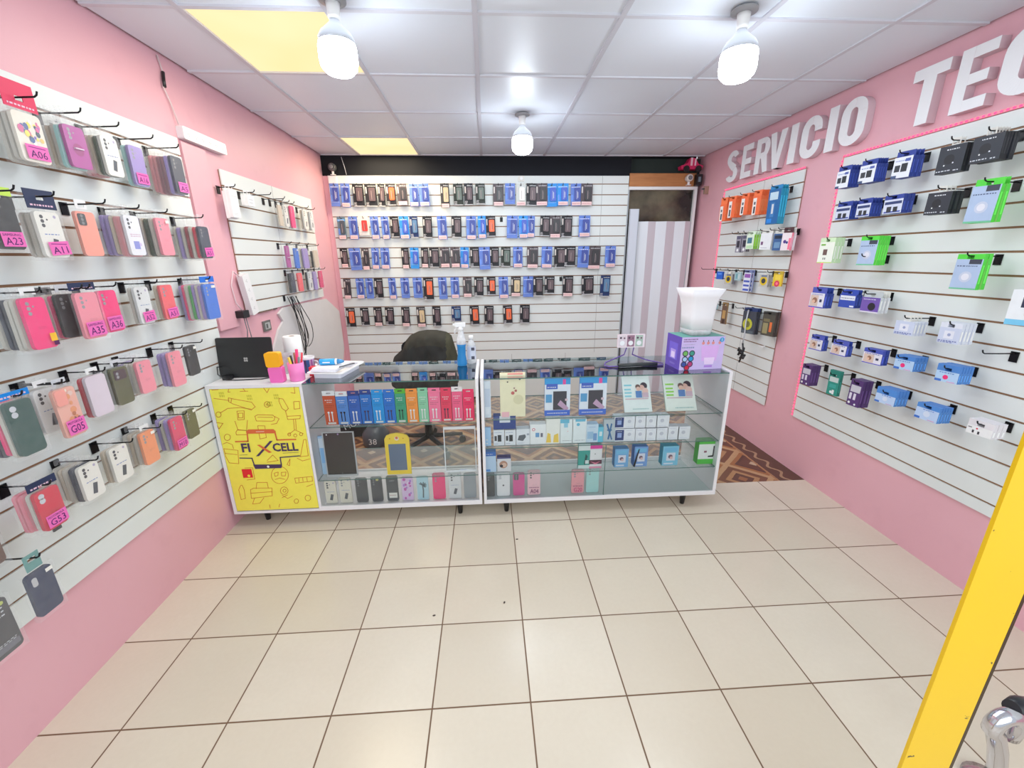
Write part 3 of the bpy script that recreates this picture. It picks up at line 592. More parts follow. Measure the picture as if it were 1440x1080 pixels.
slat_panel('L', 2.73, 4.02, 1.175, 2.006, [SLOT['F'](k) for k in range(0,8)], 'small white slatted panel on the left wall above the laptop counter', [(3.33,1.175,2.006)])
slat_panel('R', -3.955, -2.975, .365, 2.056, [SLOT['A'](k) for k in range(0,17)], 'narrow white slatted panel on the right wall beyond the counter end', [(-3.4,.365,2.056)])
slat_panel('R', -2.657, .3, .397, 2.056, [SLOT['R'](k) for k in range(0,17)], 'wide white slatted panel on the right wall below the TEC lettering')
slat_panel('B', -1.476, 1.424, .02, 2.262, [SLOT['B'](k) for k in range(0,18)], 'large white slatted panel covering the back wall, hung with blister cards', [(1.16,.5,2.262),(.25,.02,.5),(.84,.02,.5)])

# ================================================================ hooks
def hook_meshes(L):
    p = MB().box(-.014,.014,-.004,0,-.036,.006,'black').box(-.014,.014,-.004,.004,.0045,.0075,'black')
    pts = [(0,-.004,-.0),(0,-L*.5,.001),(0,-L+.012,.003),(0,-L+.004,.008),(0,-L,.018)]
    return p.mesh('plate', M_METAL), MB().tube(pts, .0027, 'black', 6).mesh('prong', M_METAL)
HK = {L: hook_meshes(L) for L in (.15, .10, .06)}
def hook(wall, u, zs, label, group, L=.15, prong=True):
    t = thing('display_hook', label, 'hook', wp(wall, u, .0006, zs-.018), (0,0,ROT[wall]), group)
    put('plate', HK[L][0], None, t)
    if prong: put('prong', HK[L][1], None, t)
    return t
# hang tab with a slot around the hook wire (origin is the wire)
def tab(m, x0, x1, zb, zt, y0, y1, c, mi=0, hw=.012, lo=-.009, hi=.0045):
    if zb < lo:
        m.box(x0, x1, y0, y1, zb, lo, c, m=mi)
    else: lo = zb
    m.box(x0, -hw, y0, y1, lo, hi, c, m=mi).box(hw, x1, y0, y1, lo, hi, c, m=mi).box(x0, x1, y0, y1, hi, max(zt, hi+.004), c, m=mi)
def blobs(m, x0, z0, x1, z1, y, cols, n, rng, r=(.006,.014)):
    for i in range(n):
        R = rng.uniform(*r); x = rng.uniform(x0+R, x1-R); z = rng.uniform(z0+R, z1-R)
        m.disc(x, z, R, y - i*.00004, rng.choice(cols), 8, rng.uniform(.6,1))
def bars(m, x0, x1, z, h, y, c, rng, n=1, gap=.006):
    for k in range(n):
        x = x0
        while x < x1 - .003:
            w = min(rng.uniform(.004,.012), x1-x); m.quad(x, z-k*gap, x+w*.85, z-k*gap+h, y, c); x += w + .002
def phone_case_mesh(style, w, h, rng, t=.011, z0=0):
    """back of a phone case, standing from z0 up, centred on x"""
    m = MB(); x0, x1, z1 = -w/2, w/2, z0+h; y = -t/2 - .0003
    base = style
    if style in ('white_print','cup_print','clear','whitelogo','cream','cream3'): base = {'whitelogo':'white','cream3':'cream'}.get(style, style)
    elif style in ('floral','doodle'): base = style
    P_ = {'charcoal':(58,58,62),'charcoal_sticker':(52,52,60),'charcoal_label':(56,60,66),'lilacfloral':(226,196,232),'palm':(176,216,228),'cleardark':(150,156,162),'teal':(170,222,220),'pinkA04':(250,196,206),'pinkG20':(246,160,170)}
    c = P_.get(style, base)
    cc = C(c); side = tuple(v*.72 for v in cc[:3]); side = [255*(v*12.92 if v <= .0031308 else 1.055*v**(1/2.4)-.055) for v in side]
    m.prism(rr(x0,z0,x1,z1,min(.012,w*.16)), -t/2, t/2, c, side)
    lens = (150,150,156) if style not in ('white_print','cup_print','clear','cream3','pinkA04') else (60,60,66)
    if style in ('black','slate','charcoal','charcoal_sticker'): lens = (120,120,126)
    lx = x0 + w*.26
    if style in ('greybox',):
        bars(m, x0+.01, x1-.014, z1-.03, .004, y, 'silver', rng, 3, .012); m.disc(x1-.014, z1-.016, .006, y, (190,200,110), 8, 1)
        m.quad(x0+.006, z0+.012, x1-.006, z0+.03, y, (110,110,120)); bars(m, x0+.01, x1-.01, z0+.036, .002, y, 'silver', rng, 2, .005)
    elif style in ('olive','moss') and h > .14 and style == 'olive':
        m.prism(rr(x0+w*.14, z1-h*.32, x1-w*.14, z1-h*.06, .006), -t/2-.002, -t/2, (64,34,44)); m.disc(lx+.004, z1-h*.15, .006, y-.0022, lens, 10); m.disc(lx+.004, z1-h*.24, .006, y-.0022, lens, 10)
    elif style in ('salmon','magenta','black2'):
        m.prism(rr(x0+w*.1, z1-h*.31, x0+w*.48, z1-h*.05, .006), -t/2-.002, -t/2, (70,74,78))
        for k in range(3): m.disc(x0+w*.28, z1-h*(.1+.08*k), .0055, y-.0022, (130,134,138), 10)
    elif style in ('navy',):
        m.prism(rr(x0+w*.16, z1-h*.3, x0+w*.36, z1-h*.1, .006), -t/2-.0005, -t/2, 'lightgrey')
    elif style in ('darkgreen','red','whitelogo') :
        for k in range(2): m.disc(lx, z1-h*(.13+.11*k), .009, y, 'silver' if style != 'whitelogo' else (200,200,206), 12)
        if style == 'whitelogo': m.disc(0, z0+h*.45, .006, y, (90,90,96), 10)
    elif style == 'charcoal_label':
        m.quad(x0+.012, z0+h*.12, x1-.008, z0+h*.33, y, 'paper'); bars(m, x0+.016, x1-.012, z0+h*.22, .004, y-.0002, (170,80,90), rng)
        bars(m, x0+.02, x1-.02, z1-h*.2, .003, y, 'lightgrey', rng)
    elif style not in ('floral','doodle','frost','sand','brown','palm','lilacfloral','frostlilac'):
        for k in range(3): m.disc(lx, z1-h*(.11+.095*k), .0058, y, lens, 10)
        m.disc(lx+w*.2, z1-h*.17, .003, y, lens, 8)
    if style in ('white_print','cream','cream3','clear'):
        bars(m, x0+w*.2, x1-w*.15, z0+h*.5, .003, y, (110,130,190) if style != 'clear' else (130,150,190), rng)
        a, b_ = w*.02, z0+h*.28
        m.poly([(a-.012,y,b_-.018),(a+.004,y,b_-.022),(a+.014,y,b_+.016),(a-.002,y,b_+.02)], (62,66,78))
        m.disc(x1-w*.2, z1-h*.1, .005, y, (180,170,200), 8)
    if style == 'cup_print':
        m.quad(x0+w*.3, z0+h*.16, x0+w*.68, z0+h*.36, y, (134,140,214)); m.disc(x0+w*.74, z0+h*.28, .007, y+.0001, (210,190,230), 10); bars(m, x0+w*.2, x1-w*.1, z0+h*.52, .003, y, (200,150,180), rng, 2, .007)
    if style in ('pink','coral','orange','blue','hotpink','raspberry','red','crimson','rose','pinkA04','pinkG20'):
        bars(m, x0+w*.4, x0+w*.75, z0+h*.42, .002, y, side, rng, 2, .005)
    if style == 'doodle':
        blobs(m, x0+.004, z0+h*.3, x1-.004, z1-.004, y, [(236,200,110),(120,90,190),(220,90,150),(250,226,90),(60,90,150),(250,250,250),(44,70,90)], 26, rng, (.004,.012))
    if style == 'floral':
        blobs(m, x0+.004, z0+.004, x1-.004, z1-.004, y, [(190,110,70),(236,200,190),(250,236,220),(150,70,90),(232,150,100)], 22, rng, (.005,.012))
        m.prism(rr(x0+w*.04, z1-h*.33, x0+w*.52, z1-h*.02, .008), -t/2-.004, -t/2-.0015, (250,170,160))
    if style == 'lilacfloral': blobs(m, x0+.005, z0+.005, x1-.005, z1-.005, y, [(206,80,180),(180,130,214),(240,224,246)], 14, rng, (.005,.012))
    if style == 'palm':
        m.line([(0,z0+h*.1),(w*.04,z0+h*.4),(0,z0+h*.62)], .008, y, (74,90,96))
        for a in (-.8,-.35,.2,.7,1.3,2.1,2.6): m.line([(0,z0+h*.62),(.022*math.cos(a),z0+h*.62+.02*math.sin(a))], .006, y-.0001, (60,84,92))
    if style == 'charcoal_sticker': m.disc(w*.1, z1-h*.1, .009, y-.0002, (214,206,120), 12)
    if style == 'orchid':
        m.disc(0, z0+h*.44, .02, y-.0001, (160,40,120), 16); m.box(-.016,.016,-t/2-.006,-t/2,z0+h*.45,z0+h*.48,(214,196,214))
    if style == 'blue': m.quad(x1-w*.35, z1-h*.12, x1-w*.08, z1-h*.05, y, 'paper')
    return m
def price_sheet(s, w, sub, z0, x=0, y=0, h=.045, rot=0):
    m = MB(); cr, sr = math.cos(rot), math.sin(rot)
    def R(a, b_): return (x+a*cr-b_*sr, y, z0+h/2+a*sr+b_*cr)
    m.poly([R(-w/2,-h/2),R(w/2,-h/2),R(w/2,h/2),R(-w/2,h/2)], 'tagpink'); g_ = m; m = MB()
    m.text(s, x+.004*sr, z0+h*.12, h*.5, y-.0004, 'ink', w=w*.74, rot=rot)
    if sub: m.text(sub, x-.002, z0+h*.72, h*.17, y-.0004, 'ink', w=w*.8, rot=rot)
    else: m.quad(x-w*.4, z0+h*.78, x+w*.36, z0+h*.84, y-.0004, (150,40,130))
    return g_, m
LOOK = dict(doodle='cartoon patterned bagged case', orchid='orchid purple ring-stand phone case', white_print='white bagged case', lilac='lilac phone case', slate='dark slate phone case', black='black phone case', salmon='salmon phone case',
  cup_print='white case with lilac print', pink='light pink phone case', hotpink='hot pink phone case', clear='clear phone case', coral='coral red phone case', blue='bright blue phone case', darkgreen='dark green phone case', floral='peach floral phone case',
  frostlilac='pale lilac wallet case', olive='olive phone case', red='red phone case', orange='orange phone case', raspberry='raspberry pink phone case', brown='brown edged phone case', navy='navy phone case', greybox='dark grey lettered accessory card',
  teal='teal phone case', frost='clear bagged case', sand='beige bagged case', moss='dark moss case', rose='rose pink case', mauve='mauve case', crimson='crimson case', plum='plum purple case', green='green phone case', whitebox='white boxed accessory')
def case_pack(wall, u, z, d, w, zb, zt, style, label, group, rng, tagtxt='', header='', roll=0):
    """zb, zt: bottom and top of the case below the wire height z"""
    t = thing('phone_case_packet', label, 'phone case', wp(wall, u, d, z), (0, roll, ROT[wall]), group)
    h = zt - zb
    if style == 'whitebox':
        m = MB().box(-w/2, w/2, -.01, .01, zb, zt, 'whitebox', (236,238,242)); bars(m, -w*.3, w*.3, zt-.03, .004, -.0104, 'lightgrey', rng); bars(m, -w*.3, w*.2, zb+.02, .003, -.0104, 'lightgrey', rng, 2)
        put('carton', m, M_CARD, t)
        m = MB(); tab(m, -.016, .016, zt-.002, .012, -.001, .001, 'whitebox'); put('hang_tab', m, M_CARD, t); return t
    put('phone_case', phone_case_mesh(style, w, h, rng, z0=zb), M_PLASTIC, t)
    bw = w/2 + .007
    m = MB(); z0, z1 = zb-.009, zt+.008; yf, yb = -.0095, .0068
    m.quad(-bw, z0, bw, z1, yf, 'white'); m.poly([(-bw,yb,z0),(-bw,yf,z0),(-bw,yf,z1),(-bw,yb,z1)], 'white'); m.poly([(bw,yf,z0),(bw,yb,z0),(bw,yb,z1),(bw,yf,z1)], 'white')
    if not header: tab(m, -min(bw,.026), min(bw,.026), z1, .016, -.0012, -.0002, 'white')
    put('clear_bag', m, M_BAG, t)
    if header:
        m = MB(); hx = bw if header in ('red','navy','brightblue','lime','blue') else .022
        cc = dict(red=(224,44,90), silver=(206,208,216), teal=(120,160,158)).get(header, header)
        tab(m, -hx, hx, z1, .045 if header == 'red' else .022 if header == 'navy' else .016, -.0015, .0005, cc)
        if header in ('red','navy','brightblue'): bars(m, -hx*.8, hx*.8, z1+.005 if z1 > -.03 else z1+.008, .005, -.002, (230,190,210), rng)
        put('header_card', m, M_CARD, t)
    if tagtxt in ('*','!'):
        x = w*.2
        m = MB().quad(x, zb+.02 if tagtxt == '!' else zt-.02, x+.02, (zb+.045) if tagtxt == '!' else zt-.008, -.0099, (246,190,60) if tagtxt == '!' else 'paper')
        if tagtxt == '!': m.quad(x+.006, zb+.006, x+.022, zb+.02, -.0099, (90,40,90))
        put('sticker', m, M_CARD, t)
    elif tagtxt:
        tw = min(.07, w*.86); rot = .08 if tagtxt in ('A52','A51','A11') else .02
        sub = 'SAMSUNG' if tagtxt in ('A35','A36','A23') else ('MOTOROLA' if tagtxt in ('G05','G53') else '')
        hh = .05 if tagtxt in ('A35','A36','G05') else .042
        tx = w*.1 if tagtxt in ('A52','A51','A11','A5') else w*.03
        sh, tx_ = price_sheet(tagtxt, tw, sub, zb+.008, tx, -.0104, hh, rot); pt = put('price_tag', sh, M_CARD, t); put('lettering', tx_, M_CARD, pt)
    return t
def stacks(DATA, wall, key, rows, where, short_where, minw, kgroup, L=.15):
    byrow = {}
    for e in DATA: byrow.setdefault(e[2], []).append(e)
    zk = sorted(byrow, reverse=True)
    for ri, zs in enumerate(zk):
        row = sorted(byrow[zs], key=lambda e: (e[0][0]+e[0][1])/2)
        for i, e in enumerate(row):
            (u0,u1,z0,z1), d, _, style, behind = e[:5]; ttxt, hdr = (e[5], e[6]) if len(e) > 5 else ('','')
            rng = random.Random(i*131+ri*17+len(style))
            w = max(u1-u0, minw) if (u1-u0) < .095 else .086
            if style == 'whitebox' and z1-z0 < .1: w = .075
            if e[0][0] == u0 and len(e) > 5 and ttxt == 'A36': w = .078
            uc = (u0+u1)/2; zw = zs-.018; rn = rows[ri]
            hook(wall, uc, zs, f'black wire hook, {ORD[i+1]} from left, {rn} row, {where}', 'hooks on the '+where, L)
            tg = f' tagged {ttxt}' if ttxt and ttxt not in '*!' else ''
            case_pack(wall, uc, zw, d, w, z0-zw, min(z1-zw, -.012), style, f'{LOOK[style]}{tg}, front of {ORD[i+1]} hook, {rn} row, {short_where}', kgroup, rng, ttxt, hdr, rng.uniform(-.012,.012))
            n = len(behind); step = min((d-.022)/max(n,1), .019)
            for k, st in enumerate(behind):
                case_pack(wall, uc+rng.uniform(-.003,.003), zw, d-step*(k+1), w+rng.uniform(-.004,.003), z0-zw+rng.uniform(-.006,.004), min(z1-zw, -.012)+rng.uniform(-.006,0), st,
                          f'{LOOK[st]}, {ORD[k+2]} on {ORD[i+1]} hook, {rn} row, {short_where}', kgroup, rng, '', '', rng.uniform(-.02,.02))
stacks(CASES, 'L', 'L', ['top','second','third','fourth','fifth','bottom'], 'near left panel', 'near left panel', .073, 'phone cases hanging on the near left panel')
hook('L', 1.325, SLOT['L'](13), 'bare black hook plate under the white bagged cases, near left panel', None, .15, False)
stacks(CASES_FAR, 'L', 'F', ['top','middle','bottom'], 'far left panel', 'far left panel', .055, 'packets hanging on the far left panel', .10)
for u in (2.98, 3.17): hook('L', u, SLOT['F'](0), f'empty wire hook in the top slot, {"left" if u < 3 else "right"} of the empty pair, far left panel', None, .15)

# ================================================================ blister cards on the back wall
BST = dict(blue=((100,130,210),(58,74,156),'blue'), bright=((50,146,230),(64,92,196),'bright blue'), black=((34,34,40),(98,80,86),'black'), blackorange=((38,36,42),(240,104,60),'black card with orange device'), grey=((84,74,80),(48,46,52),'dark grey'),
  gold=((60,56,58),(214,190,150),'black card with gold device'), moss=((44,50,46),(96,110,104),'black-green'), pale=((206,210,206),(240,236,232),'pale grey'), slate=((106,128,144),(70,80,92),'slate blue'), whitered=((234,226,222),(206,60,56),'white card with red device'), navy=((34,52,100),(90,130,170),'navy'))
_B = {}
def blister_parts(st, w, h):
    k = (st, round(w/.006), round(h/.008))
    if k in _B: return _B[k]
    w, h = k[1]*.006, k[2]*.008
    rng = random.Random(len(_B)); s = st.rstrip('+'); body, dev, _ = BST[s]; zt = .017; zb = zt-h; x0, x1 = -w/2, w/2; y = -.0016
    c = MB(); tab(c, x0, x1, zb, zt, -.0012, .0012, body, hw=.01, lo=-.007, hi=.004)
    if s in ('blue','bright','slate'):
        c.quad(x0+.003, zt-.042, x1-.003, zt-.022, y, (96,130,220) if s == 'blue' else (60,160,240)); bars(c, x0+.008, x1-.008, zt-.034, .006, y-.0003, 'white', rng)
        c.quad(x0+.004, zb+.045, x0+.02, zb+.1, y, (110,150,235)); bars(c, x0+.006, x1-.01, zb+.036, .003, y, (200,214,250), rng)
    else:
        c.quad(x0+.006, zt-.085, x0+.018, zt-.028, y, (214,206,202)); bars(c, x0+.03, x1-.006, zt-.024, .006, y, (214,214,220), rng)
        bars(c, x0+.006, x0+.03, zb+.03, .006, y, (200,196,200), rng, 3, .01); c.quad(x0+.002, zb, x1-.002, zb+.008, y, (190,190,194))
    d = MB(); d.prism(rr(x0+w*.34, zb+h*.24, x1-w*.12, zt-.036, .008, 2), -.012, -.0014, dev)
    a = (x0+w*.61); d.quad(a-.006, zb+h*.3, a-.002, zb+h*.68, -.0124, (190,196,220) if s in ('blue','bright') else (170,150,150)); d.quad(a+.004, zb+h*.36, a+.008, zb+h*.62, -.0124, (230,230,236) if s in ('blue','bright','pale') else (90,84,90))
    tg = None
    if st.endswith('+'): tg = MB().quad(x0+.008, zb+.004, x1-.006, zb+.036, -.0126, (240,204,204)); bars(tg, x0+.012, x1-.012, zb+.016, .006, -.0129, (190,120,130), rng); tg = tg.mesh('price_tag', M_CARD)
    _B[k] = (c.mesh('card', M_CARD), d.mesh('blister', M_PLASTIC), tg); return _B[k]
for ri, row in enumerate(BLISTERS):
    rn = ['top','second','third','fourth','bottom'][ri]; zs = SLOT['B'](3*ri)
    for i, (u0,u1,z0,z1,st) in enumerate(sorted(row)):
        rng = random.Random(i*7+ri*31); u = (u0+u1)/2; d = rng.choice((.03,.05,.04)); zw = zs-.018
        ct, dv, tg = blister_parts(st, (u1-u0)*1.17, (z1-z0)*1.07)
        hook('B', u, zs, f'black hook, {ORD[i+1]} card hook from left, {rn} row, back wall', 'hooks on the back wall', .06)
        nm = BST[st.rstrip('+')][2]; nm = nm if 'card' in nm else nm + ' blister card'
        t = thing('blister_card', f'{nm}{" with price tag" if tg else ""}, {ORD[i+1]} from left, {rn} row, back wall', 'blister pack', wp('B', u, d, zw), (0, rng.uniform(-.03,.03), 0), 'blister cards on the back wall')
        put('card', ct, None, t); put('blister', dv, None, t)
        if tg: put('price_tag', tg, None, t)
hook('B', .16, SLOT['B'](3), 'bare black hook in the second row gap, middle of the back wall', None, .06)
hook('B', .77, SLOT['B'](9), 'bare black hook in the fourth row gap, right part of the back wall', None, .06)

# ================================================================ right wall packets
# style: (object name, category, phrase, face colour, side colour, thickness, header colour or None, prints in unit coords)
RS = dict(
 orange_card=('cable_packet','cable packet','orange and white cable packet',(246,110,64),(250,120,70),.022,(250,120,70),[('q',.06,.0,.5,.9,(238,234,230)),('q',.2,.08,.42,.45,(60,60,70)),('q',.18,.55,.4,.7,(90,90,100))]),
 blue_tool=('tool_packet','tool packet','tall blue tool packet',(30,96,160),(36,150,190),.025,(34,130,190),[('q',.12,.7,.8,.92,(190,214,230)),('q',.3,.2,.62,.62,(60,120,180)),('q',.38,.3,.54,.58,(210,214,220)),('q',.1,.04,.5,.16,(40,130,220))]),
 teal_tool=('tool_packet','tool packet','tall teal tool packet',(36,150,186),(36,150,186),.025,(36,150,186),[]),
 grey_cable=('cable_packet','cable packet','grey and black cable packet',(150,146,160),(120,116,130),.012,None,[('q',.2,.3,.8,.7,(50,46,60)),('d',.5,.14,.22,(236,236,240)),('q',.1,.8,.9,.98,(90,86,110))]),
 green_white=('adapter_packet','adapter packet','white and green adapter packet',(226,240,220),(140,210,60),.02,(226,240,220),[('q',.15,.4,.75,.8,(70,120,140)),('q',.1,.05,.9,.25,(190,226,180))]),
 white_card=('adapter_packet','adapter packet','plain white card packet',(234,236,240),(226,228,234),.014,'offwhite',[('q',.1,.3,.3,.5,(120,80,120)),('q',.14,.1,.7,.14,(190,190,200))]),
 photo_card=('adapter_packet','adapter packet','blue photo card packet',(60,96,150),(50,60,80),.016,'offwhite',[('q',.1,.7,.9,.9,(30,40,60)),('q',.15,.15,.8,.5,(110,150,190))]),
 white_pink=('adapter_packet','adapter packet','white and pink gadget packet',(240,226,232),(250,150,170),.016,(80,50,54),[('d',.35,.5,.16,(80,50,130)),('d',.6,.45,.12,(40,60,130)),('q',.75,.05,.98,.7,(250,120,150))]),
 blue_pouch=('accessory_packet','accessory packet','small blue pouch',(40,96,206),(30,70,160),.014,None,[('q',.2,.6,.8,.8,(90,150,240))]),
 yellow_cable=('cable_packet','cable packet','yellow and black cable packet',(196,192,184),(150,150,150),.012,None,[('d',.5,.5,.42,(224,190,40)),('d',.5,.5,.24,(60,60,66)),('q',.2,.82,.85,.98,(110,120,150))]),
 aqua_clear=('accessory_packet','accessory packet','pale aqua accessory bag',(166,196,204),(150,180,190),.01,None,[('q',.2,.2,.45,.8,(110,170,180)),('q',.55,.2,.8,.8,(200,216,216))]),
 striped=('accessory_strip','accessory packet','blue and white striped hanging strip',(226,228,240),(120,130,180),.01,(110,100,180),[('q',.08,.05,.92,.16,(70,90,190)),('q',.08,.28,.92,.38,(70,90,190)),('q',.08,.5,.92,.6,(70,90,190)),('q',.1,.74,.92,.94,(150,90,180))]),
 yellow_red=('accessory_packet','accessory packet','yellow packet with red disc',(230,196,50),(200,170,60),.012,None,[('q',.2,.55,.8,.95,(246,214,80)),('d',.5,.22,.3,(220,60,90)),('d',.5,.22,.14,(250,120,140))]),
 brown_slim=('tool_packet','tool packet','slim brown and amber tool packet',(110,84,70),(150,120,80),.012,(60,50,60),[('q',.2,.3,.8,.75,(190,150,90)),('q',.3,.02,.7,.25,(70,50,44))]),
 cable_bag=('cable_packet','cable packet','dark bag with yellow cable',(66,70,82),(50,52,60),.016,(44,60,110),[('d',.42,.42,.36,(196,196,60)),('d',.42,.42,.2,(120,120,70)),('q',.05,.02,.9,.14,(90,100,110))]),
 dark_bag=('cable_packet','cable packet','dark bag with orange cable',(78,74,66),(60,60,56),.016,(50,54,56),[('q',.1,.1,.5,.6,(150,140,100)),('q',.62,.2,.82,.66,(220,110,60)),('q',.1,.66,.6,.8,(120,110,80))]),
 white_charger=('charger_box','charger box','white charger box with blue side',(226,230,240),(44,64,150),.026,(44,64,150),[('q',.1,.3,.4,.62,(50,54,62)),('q',.46,.28,.8,.68,(40,44,52)),('b',.1,.8,.8,(110,130,190)),('q',0,0,.3,.14,(60,80,120)),('q',.62,.76,.9,.9,(80,96,170))]),
 blue_side=('charger_box','charger box','blue sided charger box',(70,90,170),(44,64,150),.024,(44,64,150),[('q',.1,.1,.9,.9,(150,160,200))]),
 black_box=('car_adapter_box','accessory box','black lettered accessory box',(44,48,58),(34,36,42),.03,None,[('b',.28,.84,.75,(220,224,230)),('d',.45,.5,.2,(30,32,38)),('d',.3,.3,.03,(230,230,230)),('d',.62,.36,.03,(220,220,230)),('b',.04,.08,.6,(200,206,216)),('b',.7,.06,.9,(200,206,216))]),
 blue_window=('charger_box','charger box','blue windowed charger box',(206,212,232),(44,64,150),.026,(44,64,150),[('q',.05,.66,.95,.86,(46,60,110)),('q',.08,.06,.95,.16,(60,80,170)),('q',.2,.1,.45,.5,(50,52,60)),('q',.55,.1,.78,.46,(44,46,54))]),
 earphone_green=('earphone_box','earphone box','green hangered earphone box',(172,192,224),(84,216,66),.03,(84,216,66),[('q',.5,.84,.95,1.0,(60,64,80)),('b',.08,.76,.9,(70,80,120)),('d',.5,.42,.24,(196,204,226)),('d',.5,.42,.15,(226,226,238)),('q',0,0,1,.05,(110,190,150))]),
 green_side=('earphone_box','earphone box','green sided earphone box',(150,220,120),(84,216,66),.024,(84,216,66),[('q',.2,.1,.6,.3,(40,70,50))]),
 white_green=('charger_box','charger box','white and pale green charger box',(238,242,230),(206,232,190),.03,(150,190,80),[('q',.3,.38,.58,.66,(110,84,80)),('q',.36,.16,.42,.26,(80,80,90)),('q',.48,.16,.54,.26,(80,80,90)),('q',.1,.84,.4,.92,(120,180,70)),('q',0,0,1,.04,(190,226,90))]),
 face_card=('memory_card_packet','accessory box','small blue face card',(226,224,236),(70,84,180),.022,(80,90,180),[('q',.05,.1,.6,.85,(214,190,178)),('d',.36,.5,.2,(150,104,84)),('d',.3,.42,.12,(226,184,160)),('q',.7,.4,.86,.6,(50,54,90)),('q',0,0,1,.08,(90,80,190)),('b',.1,.88,.9,(80,90,180))]),
 blue_card=('memory_card_packet','accessory box','small blue card box',(52,76,176),(44,64,150),.022,(52,76,176),[('q',.05,.56,.95,.9,(226,230,240)),('b',.1,.68,.9,(50,60,110)),('q',.7,.06,.95,.18,(220,224,240))]),
 purple_card=('memory_card_packet','accessory box','purple and black accessory box',(112,84,170),(214,220,226),.024,(190,196,200),[('d',.6,.4,.26,(40,36,46)),('b',.1,.84,.8,(220,214,240)),('q',0,0,1,.08,(226,222,240))]),
 earbud_white=('earbud_box','earbud box','white and lilac earbud box',(200,208,232),(222,226,240),.032,None,[('q',.26,.3,.72,.8,(226,228,242)),('d',.5,.55,.1,(150,160,200)),('b',.05,.12,.95,(90,100,170)),('b',.05,.04,.8,(120,130,180))]),
 tablet_card=('phone_holder_box','accessory box','white phone holder box',(236,240,246),(220,226,234),.03,None,[('q',.35,.5,1,.9,(50,56,80)),('d',.7,.34,.2,(210,170,120)),('q',.0,.0,1,.16,(120,200,240)),('d',.7,.34,.1,(90,90,100))]),
 lightblue_pink=('earbud_box','earbud box','light blue box, pink picture',(176,206,240),(74,130,206),.028,(60,100,180),[('d',.45,.45,.22,(240,50,120)),('q',0,0,.3,.22,(60,110,200)),('b',.15,.82,.8,(90,130,200)),('q',.55,.04,.9,.1,(230,150,190))]),
 lightblue_side=('earbud_box','earbud box','light blue earbud box',(130,176,230),(74,130,206),.028,(60,100,180),[('q',.3,.1,.7,.9,(180,214,240))]),
 lightblue_white=('earbud_box','earbud box','light blue box, white picture',(184,206,240),(78,136,212),.028,(60,110,190),[('d',.5,.55,.26,(212,222,244)),('q',0,0,.25,.2,(60,110,200)),('b',.3,.86,.8,(110,140,210)),('q',.6,.06,.9,.1,(230,120,150))]),
 violet_slim=('cable_packet','cable packet','slim dark violet cable box',(84,56,112),(78,50,104),.02,(210,208,220),[('q',.1,.66,.9,.98,(196,194,206)),('q',.1,.3,.3,.6,(220,214,232)),('q',.45,.3,.65,.6,(220,214,232)),('d',.2,.14,.1,(236,236,240)),('d',.7,.1,.08,(230,230,240))]),
 teal_slim=('cable_packet','cable packet','slim teal cable box',(46,140,126),(40,124,110),.02,(200,206,206),[('q',.1,.72,.9,.99,(196,206,204)),('q',.2,.4,.8,.6,(60,160,150)),('d',.4,.16,.12,(226,236,236)),('q',.5,.06,.7,.3,(226,230,230))]),
 white_red=('cable_packet','cable packet','white boxed cable, red disc',(238,238,240),(228,224,230),.026,None,[('d',.4,.74,.1,(214,60,80)),('q',.24,.16,.32,.5,(50,46,56)),('q',.46,.12,.54,.46,(50,46,56)),('q',.05,.7,.2,.8,(90,86,100))]))
_RC = {}
def box_meshes(st, w, h, zb, zt, hole_in):
    k = (st, round(w, 3), round(h, 3), round(zt, 3))
    if k in _RC: return _RC[k]
    nm, cat, ph, fc, sc, th, hc, pr = RS[st]; rng = random.Random(len(_RC)); x0, x1 = -w/2, w/2; yf = -th/2
    m = MB()
    if hole_in:
        tab(m, x0, x1, zb, zt, yf, -yf, sc)
    else: m.box(x0, x1, yf, -yf, zb, zt, sc)
    y = yf-.0003
    zz = zt if not hole_in else -.011
    m.quad(x0, zb, x1, zz, y, fc); hh = zz-zb
    for i, p in enumerate(pr):
        yy = y-.0002*(i+1)
        if p[0] == 'q': m.quad(x0+w*p[1], zb+hh*p[2], x0+w*p[3], zb+hh*p[4], yy, p[5])
        elif p[0] == 'd': m.disc(x0+w*p[1], zb+hh*p[2], min(w, hh)*p[3], yy, p[4], 14)
        else: bars(m, x0+w*p[1], x0+w*p[3], zb+hh*p[2], .004, yy, p[4], rng)
    # writing on the visible edge
    for s in (-1, 1): m.poly([(s*w/2+s*.0003,yf*.4,zb+hh*.2),(s*w/2+s*.0003,-yf*.4,zb+hh*.2),(s*w/2+s*.0003,-yf*.4,zb+hh*.8),(s*w/2+s*.0003,yf*.4,zb+hh*.8)] if s > 0 else [(s*w/2-.0003,-yf*.4,zb+hh*.2),(s*w/2-.0003,yf*.4,zb+hh*.2),(s*w/2-.0003,yf*.4,zb+hh*.8),(s*w/2-.0003,-yf*.4,zb+hh*.8)], [min(255, v*1.25+12) for v in sc])
    t2 = None
    if not hole_in:
        t2 = MB(); hw = w/2 if hc else .016
        tab(t2, -hw, hw, zt-.001, .014, -.001, .001, hc or 'offwhite'); t2 = t2.mesh('hang_tab', M_CARD)
    _RC[k] = (m.mesh('carton', M_CARD), t2); return _RC[k]
